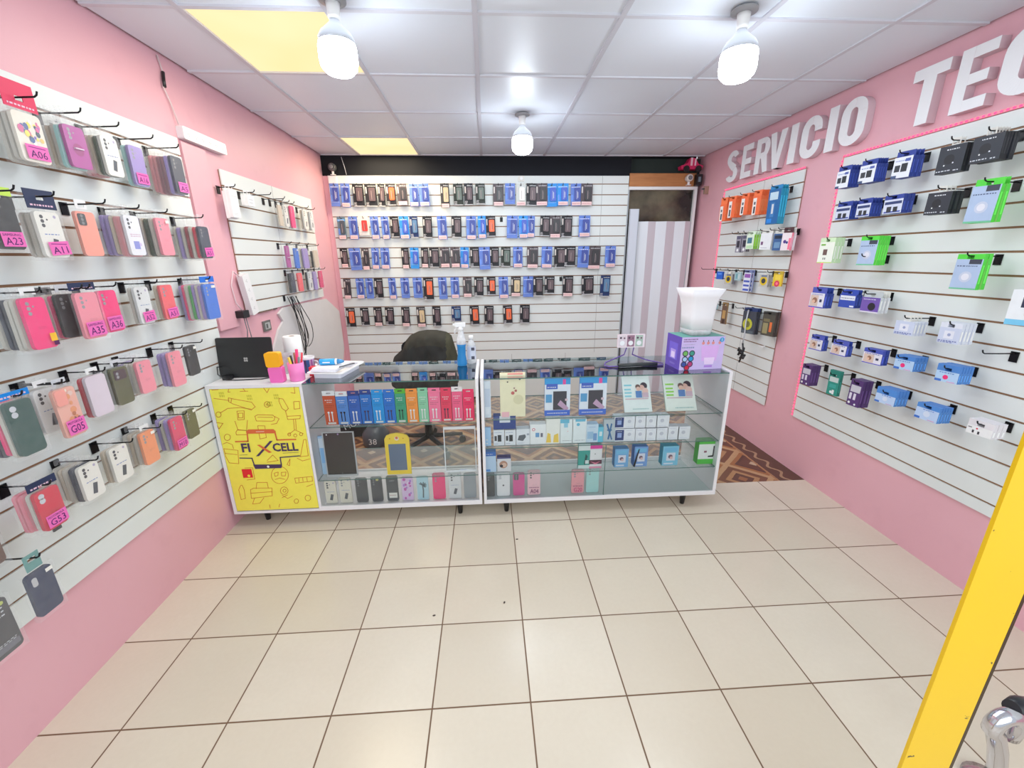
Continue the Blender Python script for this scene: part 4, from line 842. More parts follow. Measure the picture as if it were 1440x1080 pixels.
def rstacks(DATA, key, rows, where, group, yawdeg, wmax):
    byrow = {}
    for e in DATA: byrow.setdefault(e[2], []).append(e)
    for ri, zs in enumerate(sorted(byrow, reverse=True)):
        row = sorted(byrow[zs], key=lambda e: e[0][0]); rn = rows[ri]
        for i, e in enumerate(row):
            (u0,u1,z0,z1), d, _, st, beh = e; rng = random.Random(i*91+ri*13+3)
            nm, cat, ph, fc, sc, th, hc, pr = RS[st]
            w = min(u1-u0, wmax.get(st, wmax['*'])); zw = zs-.018; uc = (u0+u1)/2
            wn = f'{ORD[i+1]} hook from left, {rn} row, {where}' if len(row) > 1 else f'only hook in the {rn} row, {where}'
            wn2 = f'{ORD[i+1]} hook, {rn} row, {where}' if len(row) > 1 else f'{rn} row, {where}'
            hook('R', uc, zs, f'black wire hook, {wn}', 'hooks on the '+where)
            zt = z1-zw; zb = z0-zw; hole = zt > .006
            if not hole: zt = min(zt, -.012)
            else: zt = max(zt, .01)
            for k, s_ in enumerate([st]+list(beh)):
                n = len(beh); th2 = RS[s_][5]; step = min(.02, .052/n) if n else .02
                nm2, cat2, ph2 = RS[s_][:3]
                a, b_ = box_meshes(s_, w, zt-zb, zb, zt, hole)
                lab = f'{ph2}, front of {wn2}' if k == 0 else f'{ph2}, {ORD[k+1]} back on {wn2}'
                t = thing(nm2, lab, cat2, wp('R', uc, d-step*k, zw), (0, rng.uniform(-.02,.02), ROT['R']+math.radians(yawdeg)), group)
                o = put('carton', a, None, t)
                if step < th2*.98: o.scale = (1, max(.3, step/th2*.95), 1)
                if b_: put('hang_tab', b_, None, t)
rstacks(PACKS_A, 'A', ['top','second','third','fourth'], 'far right panel', 'packets on the far right panel', 12, {'*':.075,'blue_tool':.1,'cable_bag':.13,'dark_bag':.11,'white_card':.1,'aqua_clear':.07,'yellow_cable':.08,'grey_cable':.05,'brown_slim':.06,'striped':.07})
rstacks(PACKS_B, 'R', ['top','second','third','fourth','fifth','sixth','seventh','eighth','bottom'], 'near right panel', 'boxes on the near right panel', 6, {'*':.1,'violet_slim':.07,'teal_slim':.07})
hook('R', -2.22, SLOT['R'](5), 'empty black hook between the two green earphone boxes, near right panel', None)
hook('R', -2.147, SLOT['R'](7), 'empty black hook right of the purple accessory box, near right panel', None)
hook('R', -1.545, SLOT['R'](9), 'empty black hook at the right edge of the photo, near right panel', None)
hook('R', -3.98+.05, SLOT['A'](6)+.0, 'long empty hook sticking out at the left edge, far right panel', None)
hook('R', -3.3, SLOT['A'](9), 'empty black hook in the cable row, far right panel', None)
# black connectors hanging on a white strap
t = thing('cable_bundle', 'black cable connectors hanging on a white strap, far right panel', 'cable', wp('R', -3.2, .1, SLOT['A'](9)-.02), (0,0,ROT['R']))
put('strap', MB().tube([(0,0,0),(-.004,-.004,-.1),(.006,-.006,-.2),(-.01,0,-.27)], .005, 'silver', 6), M_PLASTIC, t)
m = MB(); rg = random.Random(4)
for k in range(9):
    x = rg.uniform(-.04,.03); z = -.3-rg.uniform(0,.07); a = rg.uniform(-1,1)
    m.tube([(x,rg.uniform(-.02,.02),z),(x+.02*math.sin(a),rg.uniform(-.02,.02),z-.03)], .009, 'black', 7)
m.tube([(-.01,0,-.27),(.01,0,-.33),(-.008,0,-.4),(-.02,0,-.43)], .007, 'black', 7)
put('connectors', m, M_PLASTIC, t)
hook('R', -3.2, SLOT['A'](9), 'black hook holding the strap of hanging connectors, far right panel', None)
tag(put('wall_peg', MB().box(-.004,.004,-.03,0,-.004,.004,'white').box(-.03,.03,-.034,-.03,-.004,.004,'white'), M_PLASTIC, None, wp('R',-3.077,.001,.82), (0,0,ROT['R'])), 'small white peg low on the far right slatted panel', 'peg')
# ================================================================ LED strips
def led(wall, pts, label, name):
    """pts in (u, z); dots every 22 mm"""
    t = thing(name, label, 'led strip', wp(wall, pts[0][0], 0, pts[0][1]), (0,0,ROT[wall])); m = MB(); e = MB()
    u0, z0 = pts[0]
    for (a, b_), (c, d_) in zip(pts, pts[1:]):
        L = math.hypot(c-a, d_-b_); n = int(L/.022); dx, dz = (c-a)/L, (d_-b_)/L
        if abs(dx) > abs(dz): m.box(min(a,c)-u0, max(a,c)-u0, -.002, 0, b_-z0-.006, b_-z0+.006, (250,150,170))
        else: m.box(a-u0-.006, a-u0+.006, -.002, 0, min(b_,d_)-z0, max(b_,d_)-z0, (250,150,170))
        for k in range(n):
            x = a-u0+dx*(k+.5)*.022; z = b_-z0+dz*(k+.5)*.022; e.box(x-.004, x+.004, -.0055, -.0021, z-.004, z+.004, (255,90,120))
    put('tape', m, M_PLASTIC, t); put('diodes', e, M_LED, t)
led('R', [(-3.962,.95),(-3.962,2.066),(-2.97,2.066)], 'glowing red LED strip around the far right slatted panel', 'led_strip')
led('R', [(-2.664,.4),(-2.664,2.066),(-1.0,2.066)], 'glowing red LED strip around the near right slatted panel', 'led_strip')
# ================================================================ raised letters
def arc(cx, cz, ro, zo, ri, zi, a0, a1, n=14):
    out = []
    for k in range(n):
        t0 = math.radians(a0+(a1-a0)*k/n); t1 = math.radians(a0+(a1-a0)*(k+1)/n)
        out.append([(cx+ri*math.cos(t0),cz+zi*math.sin(t0)),(cx+ro*math.cos(t0),cz+zo*math.sin(t0)),(cx+ro*math.cos(t1),cz+zo*math.sin(t1)),(cx+ri*math.cos(t1),cz+zi*math.sin(t1))])
    return out
def R_(x0, z0, x1, z1): return [(x0,z0),(x1,z0),(x1,z1),(x0,z1)]
def glyph(ch, w, h):
    s = w*.36; g = []
    if ch == 'I': return [R_(0,0,w,h)]
    if ch == 'E': return [R_(0,0,s,h),R_(s,0,w,h*.18),R_(s,h*.41,w*.9,h*.58),R_(s,h*.82,w,h)]
    if ch == 'T': return [R_(w*.5-s/2,0,w*.5+s/2,h*.8),R_(0,h*.8,w,h)]
    if ch == 'V': return [[(w*.34,0),(w*.66,0),(w*.52,h*.3),(s*.98,h),(0,h)],[(w*.34,0),(w*.66,0),(w,h),(w-s*.98,h),(w*.48,h*.3)]]
    rr_ = w*.5; top = h-w*.42; bt = w*.42
    if ch == 'O': return arc(w/2,top,w/2,w*.42,w/2-s,w*.14,0,180)+arc(w/2,bt,w/2,w*.42,w/2-s,w*.14,180,360)+[R_(0,bt,s,top),R_(w-s,bt,w,top)]
    if ch == 'C': return arc(w/2,top,w/2,w*.42,w/2-s,w*.14,0,180)+arc(w/2,bt,w/2,w*.42,w/2-s,w*.14,180,360)+[R_(0,bt,s,top),R_(w-s,h*.62,w,top),R_(w-s,bt,w,h*.38)]
    if ch == 'R': return [R_(0,0,s,h),R_(s,h*.84,w*.55,h),R_(s,h*.42,w*.55,h*.58)]+arc(w*.55,h*.71,w*.45,h*.29,w*.45-s,h*.13,-90,90)+[[(w*.42,h*.44),(w-s*.95,0),(w,0),(w*.84,h*.48)]]
    if ch == 'S':
        return arc(w/2,h*.74,w/2,h*.26,w/2-s,h*.1,20,270)+arc(w/2,h*.26,w/2,h*.26,w/2-s,h*.1,-160,90)+[[(w*.2,h*.52),(w*.5,h*.36),(w*.86,h*.5),(w*.5,h*.64)]]
def letter(ch, u, w, h, z, label, grp):
    m = MB()
    for gi, pl_ in enumerate(glyph(ch, w, h)):
        ar = sum(a[0]*b_[1]-b_[0]*a[1] for a, b_ in zip(pl_, pl_[1:]+pl_[:1]))
        if ar < 0: pl_ = pl_[::-1]
        m.prism(pl_, -.045+.0002*(gi%7)+.00003*gi, -.0005, (236,236,240), (214,190,198))
    o = put('sign_letter', m, M_PAINT, None, wp('R', u, -.0135, z), (0,0,ROT['R'])); tag(o, label, 'letter', grp)
LS = [('S',-3.925,.185),('E',-3.70,.15),('R',-3.515,.175),('V',-3.355,.2),('I',-3.135,.075),('C',-3.025,.19),('I',-2.80,.075),('O',-2.70,.19)]
LS2 = [('T',-2.275,.18),('E',-2.06,.15),('C',-1.885,.2)]
cnt = {}
for ch, u, w in LS:
    cnt[ch] = cnt.get(ch, 0)+1; q_ = {('I',1):'first letter I',('I',2):'second letter I'}.get((ch, cnt[ch]), f'letter {ch}')
    letter(ch, u, w*(.93 if ch != 'V' else .9), .245, 2.112, f'raised white {q_} of the word SERVICIO on the pink wall', 'letters of the word SERVICIO')
for ch, u, w in LS2: letter(ch, u, w*.95, .25, 2.105, f'raised white letter {ch} of the word starting TEC, right wall', 'letters of the word starting TEC')
# ================================================================ left wall electrics
def power_strip(loc, L, W, rot, label, sockets):
    t = thing('power_strip', label, 'power strip', loc, rot)
    put('housing', MB().prism(rr(0,-W/2,L,W/2,.008), -.034, 0, 'white', (226,226,230)), M_PLASTIC, t)
    m = MB()
    for k in range(sockets):
        x = L*(k+.7)/(sockets+.4); m.disc(x-.006, 0, .0025, -.0343, 'grey', 8).disc(x+.006, 0, .0025, -.0343, 'grey', 8).disc(x, -.009, .0025, -.0343, 'grey', 8)
    put('socket_holes', m, M_PLASTIC, t); return t
power_strip(wp('L', 2.44, -.013, 2.118), .36, .058, (0,0,ROT['L']), 'white power strip high on the pink left wall near the ceiling', 6)
tag(put('cable', MB().tube([(LX-.008,2.41,2.43),(LX-.006,2.425,2.36),(LX-.004,2.4,2.3),(LX-.004,2.43,2.24),(LX+.002,2.446,2.15)], .0035, (220,200,200), 6), M_PLASTIC), 'thin cable running from the ceiling down to the upper power strip', 'cable')
tag(put('cable_joint', MB().tube([(LX-.006,2.425,2.366),(LX-.001,2.41,2.33),(LX+.002,2.402,2.297)], .0075, 'black', 8), M_PLASTIC), 'black taped joint on the cable above the upper power strip', 'cable joint')
power_strip(wp('L', 2.72, .001, 1.42), .25, .075, (0, math.radians(79), ROT['L']), 'white power strip fixed upright beside the small slatted panel', 4)
t = thing('charger_plug', 'black charger plugged in at the foot of the upright power strip', 'charger', wp('L', 2.63, 0, 1.19), (0,0,ROT['L']))
put('body', MB().prism(rr(-.035,-.022,.03,.022,.006), -.05, -.001, 'black'), M_PLASTIC, t)
put('cord', MB().tube([(.0,-.03,-.02),(.01,-.03,-.1),(.0,-.02,-.2),(.02,-.025,-.3)], .003, 'grey', 6).tube([(.02,-.03,-.02),(.04,-.03,-.14),(.06,-.02,-.3)], .003, 'grey', 6), M_PLASTIC, t)
tag(put('cable', MB().tube([(LX+.02,2.7,1.4),(LX+.012,2.64,1.44),(LX+.01,2.6,1.36),(LX+.012,2.61,1.26),(LX+.03,2.63,1.21)], .0035, (230,206,212), 6), M_PLASTIC), 'pale cord looping beside the upright power strip', 'cable')
t = thing('wall_socket', 'grey metal socket plate on the pink wall behind the laptop', 'socket', wp('L', 2.95, -.013, 1.07), (0,0,ROT['L']))
put('plate', MB().box(-.05,.05,-.008,0,-.035,.035,(130,130,128)), M_METAL, t); put('module', MB().box(-.03,.03,-.012,-.0085,-.022,.022,(176,178,180)).box(-.02,.0,-.0135,-.0121,-.014,.014,(90,92,92)), M_PLASTIC, t)
tag(put('wood_strip', MB().box(2.87,3.05,-.012,0,1.166,1.1735,(120,96,80)).box(3.08,3.12,-.012,0,1.166,1.1735,(80,70,64)), M_PAINT, None, (LX-.013,0,0), (0,0,ROT['L'])), 'narrow brown wood strip under the small slatted panel', 'strip')
# hanging tangle of black cables
t = thing('cable_tangle', 'tangle of thin black cables hanging under the small slatted panel', 'cable', wp('L', 3.2, .0, 1.24), (0,0,ROT['L']))
rg = random.Random(11)
for k in range(8):
    x0 = rg.uniform(0,.1); x1 = rg.uniform(.04,.3); zl_ = -rg.uniform(.34,.5); pts = []
    for j in range(13):
        s = j/12; pts.append((x0+(x1-x0)*math.sin(s*math.pi)*rg.uniform(.8,1.15)+s*.1, -.02-.012*k*.5-rg.uniform(0,.01), zl_*(s if k % 2 else math.sin(s*math.pi*.5))))
    # smooth
    for _ in range(2): pts = [pts[0]]+[tuple((a[i]+2*b_[i]+c[i])/4 for i in range(3)) for a, b_, c in zip(pts, pts[1:], pts[2:])]+[pts[-1]]
    put('cord', MB().tube(pts, .0032, 'black', 5), M_PLASTIC, t)
tag(put('cable_hook', HK[.06][0], None, None, wp('L', 3.24, .0006, 1.243), (0,0,ROT['L'])), 'black hook plate from which the cable tangle hangs', 'hook')
# ================================================================ ceiling lights
def bulb(x, y, label):
    t = thing('led_bulb', label, 'bulb', (x, y, CEIL-.006), (0,0,0), 'white LED bulbs on the ceiling')
    put('ceiling_plate', MB().lathe([(.05,0),(.05,-.008),(.03,-.012)], (150,150,154), 24), M_PLASTIC, t)
    put('socket', MB().lathe([(.026,-.0125),(.024,-.03),(.021,-.062),(.018,-.066)], (236,236,236), 20), M_PLASTIC, t)
    put('heat_sink', MB().lathe([(.018,-.0665),(.02,-.074),(.036,-.09),(.056,-.108),(.066,-.126),(.068,-.142)], (176,180,190), 28), M_PLASTIC, t)
    put('diffuser', MB().lathe([(.068,-.1425),(.071,-.16),(.071,-.2),(.066,-.222),(.05,-.238),(.025,-.245),(.002,-.246)], 'white', 28), M_BULB, t)
bulb(-.55, 1.94, 'lit white LED bulb beside the large yellow ceiling panel'); bulb(1.05, 1.95, 'lit white LED bulb on the right, in front of the SERVICIO lettering'); bulb(.27, 3.22, 'lit white LED bulb hanging farthest back, near the back wall')
def lamp_panel(x0, x1, y0, y1, label):
    t = thing('ceiling_light_panel', label, 'light panel', ((x0+x1)/2,(y0+y1)/2,CEIL), (0,0,0)); a, b_ = (x1-x0)/2-.0115, (y1-y0)/2-.0115
    put('diffuser', MB().poly([(-a,b_,.002),(a,b_,.002),(a,-b_,.002),(-a,-b_,.002)], 'white'), M_WARM, t)
    put('housing', MB().box(-a,a,-b_,b_,.01,.04,'offwhite'), M_PAINT, t)
lamp_panel(-1.16,-.60,2.02,2.62,'large warm yellow ceiling light panel at the upper left'); lamp_panel(-1.16,-.60,3.82,4.42,'small looking warm ceiling light panel by the back wall')
# ================================================================ things above the back panel
def camera_dome(loc, label, c):
    t = thing('security_camera', label, 'camera', loc)
    put('body', MB().lathe([(.03,.03),(.034,.01),(.034,-.02),(.028,-.03)], c, 20, axis='y'), M_PLASTIC, t)
    put('lens', MB().lathe([(.02,-.0305),(.018,-.036),(.008,-.038)], 'black', 16, axis='y', cols=['black','grey','grey']), M_PLASTIC, t)
    put('bracket', MB().box(-.008,.008,-.008,.008,-.06,-.0345,'white').box(-.022,.022,-.014,.014,-.064,-.0602,'white'), M_PLASTIC, t)
camera_dome((-1.41,4.385,2.325), 'small grey security camera at the left corner above the back panel', (80,82,86))
tag(put('junction_box', MB().prism(rr(-.035,-.035,.035,.035,.006), -.03, 0, 'white'), M_PLASTIC, None, (-1.425,4.4195,2.22)), 'small white junction box at the top left of the back panel', 'junction box')
tag(put('cable', MB().tube([(-1.33,4.42,2.42),(-1.31,4.418,2.34),(-1.3,4.424,2.27)], .003, 'silver', 6), M_PLASTIC), 'thin pale cable dropping over the black band at the left corner', 'cable')
t = thing('switch', 'small round white switch at the top centre of the back panel', 'switch', (.36,4.4195,2.235))
put('plate', MB().prism(rr(-.03,-.025,.03,.025,.008), -.008, 0, 'offwhite'), M_PLASTIC, t); put('button', MB().lathe([(.016,-.0085),(.015,-.018)], 'white', 18, axis='y'), M_PLASTIC, t)
t = thing('toy_car', 'pink toy car with black wheels perched on the lintel corner', 'toy', (2.03,4.43,2.2855))
m = MB(); m.prism([(-.1,.03),(.1,.03),(.11,.06),(.06,.075),(.03,.125),(-.02,.13),(-.05,.08),(-.11,.06)], -.05, .03, (216,40,96)); m.box(-.02,.0,-.053,-.0505,.06,.13,(240,200,214)).box(.02,.035,-.053,-.0505,.06,.12,(240,200,214)); put('body', m, M_PLASTIC, t)
for x in (-.06,.06): put('wheel', MB().lathe([(.03,-.066),(.03,-.054)], 'black', 16, ctr=(x,0,.0305), axis='y'), M_PLASTIC, t)
camera_dome((2.01,4.38,2.235), 'white bodied security camera with black lens below the toy car', (214,206,200))
t = thing('speaker_box', 'small black box in the corner beside the white camera', 'box', (2.112,4.4,2.17))
put('body', MB().box(-.03,.03,-.03,.02,0,.1,'black'), M_PLASTIC, t); put('label_plate', MB().box(-.012,.012,-.033,-.0305,.03,.075,(110,130,140)), M_PLASTIC, t)
tag(put('wall_bracket', MB().box(-.012,.012,-.04,0,-.04,.03,(176,150,130)).box(-.012,.012,-.06,-.0405,.0,.012,(90,90,94)), M_METAL, None, wp('R',-4.3,-.013,2.12), (0,0,ROT['R'])), 'small metal bracket on the right wall corner below the black box', 'bracket')

# ================================================================ display cases
ZB, ZT, YC, YK = .10, .868, 2.19, 2.64
def leg(parent, x, y):
    put('leg', MB().lathe([(.013,0),(.02,.07),(.024,.084)], 'black', 12), M_PLASTIC, parent, (x, y, 0))
def glass_slab(name, parent, x0, x1, y0, y1, z, th=.005, mat=None):
    m = MB().box(x0, x1, y0, y1, z-th, z, 'white')
    for i, f in enumerate(m.f):
        if i in (0,1,2,3): m.m[i] = 1
    return put(name, m, [mat or M_SHELF, M_EDGE], parent)
M_EDGE = attr_mat('glass_edge', .15, .6)
def edgeclr(o):
    at = o.data.color_attributes['Col']; c = C((70,110,104))
    for i in range(len(at.data)): at.data[i].color = c
WH = (236,234,238)
# case 1: banner section and glazed section
X0, XM, X1 = -1.505, -1.02, -.062
c1 = thing('display_case', 'white showcase with the yellow banner, coloured cable boxes and phone cases', 'display case', (0,0,0))
m = MB()
m.box(X0, X1, YC, YK, .085, ZB, WH).box(X0, X0+.018, YC, YK, ZB, ZT-.018, WH).box(XM, XM+.014, YC+.001, YK, ZB, ZT-.018, WH).box(X1-.016, X1, YC, YK, ZB, ZT+.004, WH)
m.box(X0, XM+.014, YC, YK, ZT-.018, ZT, WH).box(X0+.018, XM, YK-.012, YK, ZB, ZT-.018, WH)
m.box(XM+.014, X1-.016, YC, YC+.014, ZB, ZB+.012, WH).box(XM+.014, X1-.016, YK-.012, YK, ZB, ZB+.012, WH)
put('carcass', m, M_PAINT, c1)
for x, y in ((-1.36,YC+.07),(-.2,YC+.05),(-1.36,YK-.05),(-.2,YK-.05)): leg(c1, x, y)
for z in (.608, .278): edgeclr(glass_slab('glass_shelf', c1, XM+.016, X1-.018, YC+.012, YK-.02 if z < .5 else YK-.12, z))
edgeclr(glass_slab('top_glass', c1, XM+.016, X1-.018, YC+.001, YK, ZT, .006, M_TOPGLASS))
put('front_glass', MB().quad(XM+.016, ZB+.013, X1-.018, ZT-.008, YC+.004, 'white'), M_GLASS, c1)
# banner
bn = MB(); ys = YC+.0015
bn.box(X0+.020, XM-.002, ys, ys+.006, ZB+.006, ZT-.020, (246,234,84))
lg = bn; red = (206,96,40); y1 = ys-.0006
for L in SIGN_LINES: lg.line(L, .0028, y1, red)
for x, z in ((-1.44,.82),(-1.3,.8),(-1.16,.8),(-1.2,.76)): bars(lg, x, x+.03, z, .012, y1, (206,196,60), random.Random(3), 2, .016)
a, b_ = LOGO_PTS['card0'], LOGO_PTS['card1']; lg.quad(a[0], a[1], b_[0], b_[1], y1-.0003, (226,40,44)); lg.disc(LOGO_PTS['cd'][0], LOGO_PTS['cd'][1], .008, y1-.0006, (244,222,64))
bo = put('banner', lg, M_CARD, c1)
lo = MB(); y2 = y1-.0012; rc, dc = (222,104,56), (70,52,88)
for L in LOGO_RED_FILL: lo.poly([(x,y2,z) for x, z in L], rc)
for L in LOGO_RED_LINES: lo.line(L, .0075, y2-.0002, rc)
for L in LOGO_DARK_FILL: lo.poly([(x,y2-.0002,z) for x, z in L], dc)
for L in LOGO_DARK_LINES: lo.line(L, .0065 if len(L) > 2 else .002, y2-.0003, dc)
for L in LOGO_X_RED: lo.poly([(x,y2-.0006,z) for x, z in L], rc)
p = LOGO_PTS; lo.disc(p['dot'][0], p['dot'][1], .007, y2-.0006, 'white')
lo.quad(p['spk0'][0], p['spk0'][1], p['spk1'][0], p['spk1'][1], y2-.0006, (250,214,190))
lo.text('FI', p['fi0'][0], p['fi0'][1]+.002, (p['fi1'][1]-p['fi0'][1])*1.18, y2-.0006, dc, w=(p['fi1'][0]-p['fi0'][0])*.8, bold=.03, al='l')
lo.text('CELL', p['ce0'][0], p['ce0'][1]+.002, (p['ce1'][1]-p['ce0'][1])*1.2, y2-.0006, dc, w=(p['ce1'][0]-p['ce0'][0])*.98, bold=.03, al='l')
put('logo', lo, M_CARD, bo)
# case 2
X2, X3, XD = -.05, 1.378, .675
c2 = thing('display_case', 'glass showcase on the right holding tablets, white boxes and a few cases', 'display case', (0,0,0))
m = MB()
m.box(X2, X3, YC, YK, .085, ZB, WH).box(X2, X2+.016, YC, YK, ZB, ZT+.004, WH).box(X3-.018, X3, YC, YK, ZB, ZT+.006, WH)
m.box(X2+.016, X3-.018, YC, YC+.012, ZB, ZB+.01, WH).box(X2+.016, X3-.018, YK-.012, YK, ZB, ZB+.03, WH)
put('carcass', m, M_PAINT, c2)
put('base_panel', MB().box(X2+.017, X3-.019, YC+.0125, YK-.013, ZB+.0002, ZB+.003, (196,206,208)), M_PAINT, c2)
for x, y in ((.085,YC+.05),(1.2,YC+.05),(.085,YK-.05),(1.2,YK-.05)): leg(c2, x, y)
for z in (.622, .445, .273): edgeclr(glass_slab('glass_shelf', c2, X2+.018, X3-.020, YC+.012, YK-.02 if z > .3 else YK-.04, z))
edgeclr(glass_slab('top_glass', c2, X2+.018, X3-.020, YC+.001, YK, ZT, .006, M_TOPGLASS))
put('front_glass', MB().quad(X2+.018, ZB+.011, XD-.002, ZT-.008, YC+.004, 'white'), M_GLASS, c2)
put('front_glass', MB().quad(XD+.002, ZB+.011, X3-.020, ZT-.008, YC+.006, 'white'), M_GLASS, c2)
put('divider', MB().box(XD-.0015, XD+.0015, YC+.003, YC+.01, ZB+.011, .44, (70,110,104)), M_EDGE, c2)
mt = MB()
for z in (.613,.436,.264,.599): mt.box(X3-.026, X3-.0185, YC+.02, YK-.02, z-.006, z, (206,210,212))
put('shelf_rail', mt, M_METAL, c2)
# ---------------------------------------------------------------- contents
def card_box(name, label, cat, x, w, h, dpt, z, face, side, prints, group=None, y=2.235, lean=0, top=None, yaw=0, mat=None, seed=1):
    t = thing(name, label, cat, (x, y+dpt/2, z+.0006+abs(math.sin(lean))*dpt*.5), (-lean, 0, yaw), group); rng = random.Random(seed)
    m = MB().box(-w/2, w/2, -dpt/2, dpt/2, 0, h, side); yf = -dpt/2-.0004
    m.quad(-w/2, 0, w/2, h, yf, face)
    if top: m.poly([(-w/2,-dpt/2,h+.0003),(w/2,-dpt/2,h+.0003),(w/2,dpt/2,h+.0003),(-w/2,dpt/2,h+.0003)], top)
    put('carton', m, mat or M_CARD, t)
    if prints:
        g = MB()
        for i, p in enumerate(prints):
            yy = yf-.0003*(i+1)
            if p[0] == 'q': g.quad(-w/2+w*p[1], h*p[2], -w/2+w*p[3], h*p[4], yy, p[5])
            elif p[0] == 'd': g.disc(-w/2+w*p[1], h*p[2], min(w,h)*p[3], yy, p[4], 16)
            elif p[0] == 'p': g.poly([(-w/2+w*a, yy, h*b_) for a, b_ in p[1]], p[2])
            elif p[0] == 't': g.text(p[1], -w/2+w*p[2], h*p[3], h*p[4], yy, p[5])
            else: bars(g, -w/2+w*p[1], -w/2+w*p[3], h*p[2], max(.0025,h*.02), yy, p[4], rng)
        put('print', g, M_CARD, t)
    return t
CBC = dict(rust=(206,86,48), skyblue=(84,140,214), blue=(46,98,186), royalblue=(30,110,196), azure=(24,150,226), cobalt=(28,112,206), green=(60,160,120), orange=(250,150,60), mint=(140,208,170), pink=(250,120,160), crimson=(236,60,96), rosewhite=(246,96,140), magenta=(244,40,100))
CBN = dict(rust='rust orange', skyblue='light blue', blue='medium blue with dark top', royalblue='royal blue', azure='azure with cyan side', cobalt='cobalt with cyan side', green='green', orange='orange', mint='mint green', pink='light pink', crimson='crimson', rosewhite='rose with white hang tab', magenta='hot pink')
for i, (x0, x1, h, n) in enumerate(CABLE_BOXES):
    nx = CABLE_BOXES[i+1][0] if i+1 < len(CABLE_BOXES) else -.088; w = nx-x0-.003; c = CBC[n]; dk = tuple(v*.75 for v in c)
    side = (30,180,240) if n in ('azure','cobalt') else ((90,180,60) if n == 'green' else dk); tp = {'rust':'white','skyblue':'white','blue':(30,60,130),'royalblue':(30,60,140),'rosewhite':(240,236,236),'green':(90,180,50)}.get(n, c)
    wc = 'white' if n not in ('royalblue','skyblue','green','crimson','cobalt') else ('black' if n in('skyblue','green') else (60,40,70))
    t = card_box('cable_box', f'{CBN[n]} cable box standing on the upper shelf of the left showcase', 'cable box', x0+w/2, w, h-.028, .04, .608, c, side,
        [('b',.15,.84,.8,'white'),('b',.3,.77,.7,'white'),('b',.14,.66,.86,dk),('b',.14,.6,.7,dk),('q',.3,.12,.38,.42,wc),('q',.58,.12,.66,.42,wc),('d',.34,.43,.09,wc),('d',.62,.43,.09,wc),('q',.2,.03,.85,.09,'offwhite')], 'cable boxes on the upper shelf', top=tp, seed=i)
    tb = MB(); zt = h-.028
    tb.box(-w/2,-.012,-.019,-.0175,zt+.0005,zt+.028,tp).box(.012,w/2,-.019,-.0175,zt+.0005,zt+.028,tp).box(-.012,.012,-.019,-.0175,zt+.0005,zt+.009,tp).box(-.012,.012,-.019,-.0175,zt+.018,zt+.028,tp)
    put('hang_tab', tb, M_CARD, t)
def tablet(x0, x1, h, kind, z=.278):
    w = x1-x0; x = (x0+x1)/2
    if kind == 'paleblue':
        card_box('tablet_box', 'pale blue slim box behind the black writing tablet, left showcase', 'box', x+.01, w+.03, h-.01, .012, z, (176,208,240), (140,180,220), [('q',.1,.3,.7,.7,(140,190,240)),('q',.0,.7,.8,.95,(214,224,240))], y=2.275); return
    lab = dict(silver='large black screened drawing tablet with silver frame, left showcase', yellow='yellow framed drawing tablet with rounded top, left showcase', white='white framed glassy panel at the right of the left showcase')[kind]
    t = thing('drawing_tablet', lab, 'tablet', (x, 2.245, z+.0006), (-.035,0,0)); m = MB(); c = dict(silver='lightgrey', yellow=(250,214,66), white=(240,242,246))[kind]
    if kind == 'yellow':
        P0 = [(-w/2,0),(w/2,0),(w/2,h*.86),(w*.42,h*.94),(w*.25,h*.98),(0,h),(-w*.25,h*.98),(-w*.42,h*.94),(-w/2,h*.86)]; m.prism(P0, -.005, .005, c, (220,180,40))
        put('frame', m, M_PLASTIC, t); put('screen', MB().quad(-w*.36,h*.1,w*.34,h*.74,-.0054,(92,110,140)), M_SCREEN, t)
        put('emblem', MB().disc(0,h*.87,.013,-.0056,(246,226,214)).disc(0,h*.885,.008,-.0059,(220,110,70)).disc(-w*.28,h*.87,.004,-.0056,(214,150,40),8).disc(w*.26,h*.87,.004,-.0056,(214,150,40),8), M_CARD, t)
    else:
        b1 = .006 if kind == 'silver' else .005; tp = .005 if kind == 'silver' else .016
        m.box(-w/2,w/2,-.004,.004,0,.012,c).box(-w/2,w/2,-.004,.004,h-tp,h,c).box(-w/2,-w/2+b1,-.004,.004,.012,h-tp,c).box(w/2-b1,w/2,-.004,.004,.012,h-tp,c)
        put('frame', m, M_PLASTIC, t)
        s = MB().box(-w/2+b1,w/2-b1,-.002,.002,.0125,h-tp-.0005,(52,50,52)); put('screen', s, M_SCREEN if kind == 'silver' else M_GLASS, t)
        if kind == 'silver': put('button', MB().disc(-w*.36,h-.016,.004,-.0024,'white',8).disc(0,h-.014,.005,-.0024,(150,120,170),10).disc(0,.02,.003,-.0024,'grey',8), M_PLASTIC, t)
M_SCREEN = attr_mat('dark_screen', .12, .6, var=.01)
for e in TABLETS: tablet(*e)
LC = dict(cream3='cream phone case with three lenses', cream='cream phone case with phone picture', charcoal='plain charcoal phone case', charcoal_sticker='charcoal phone case with round yellow sticker', charcoal_label='charcoal case with white label band', lilacfloral='lilac floral phone case', palm='pale blue palm tree phone case', hotpink='hot pink phone case', clear='clear white phone case', cleardark='smoky clear phone case', black='black phone case at the far left', whitelogo='white phone case with small dark emblem', magenta='magenta phone case', pinkA04='pale pink phone case tagged A04', pinkG20='pink phone case tagged G20', teal='mint teal phone case')
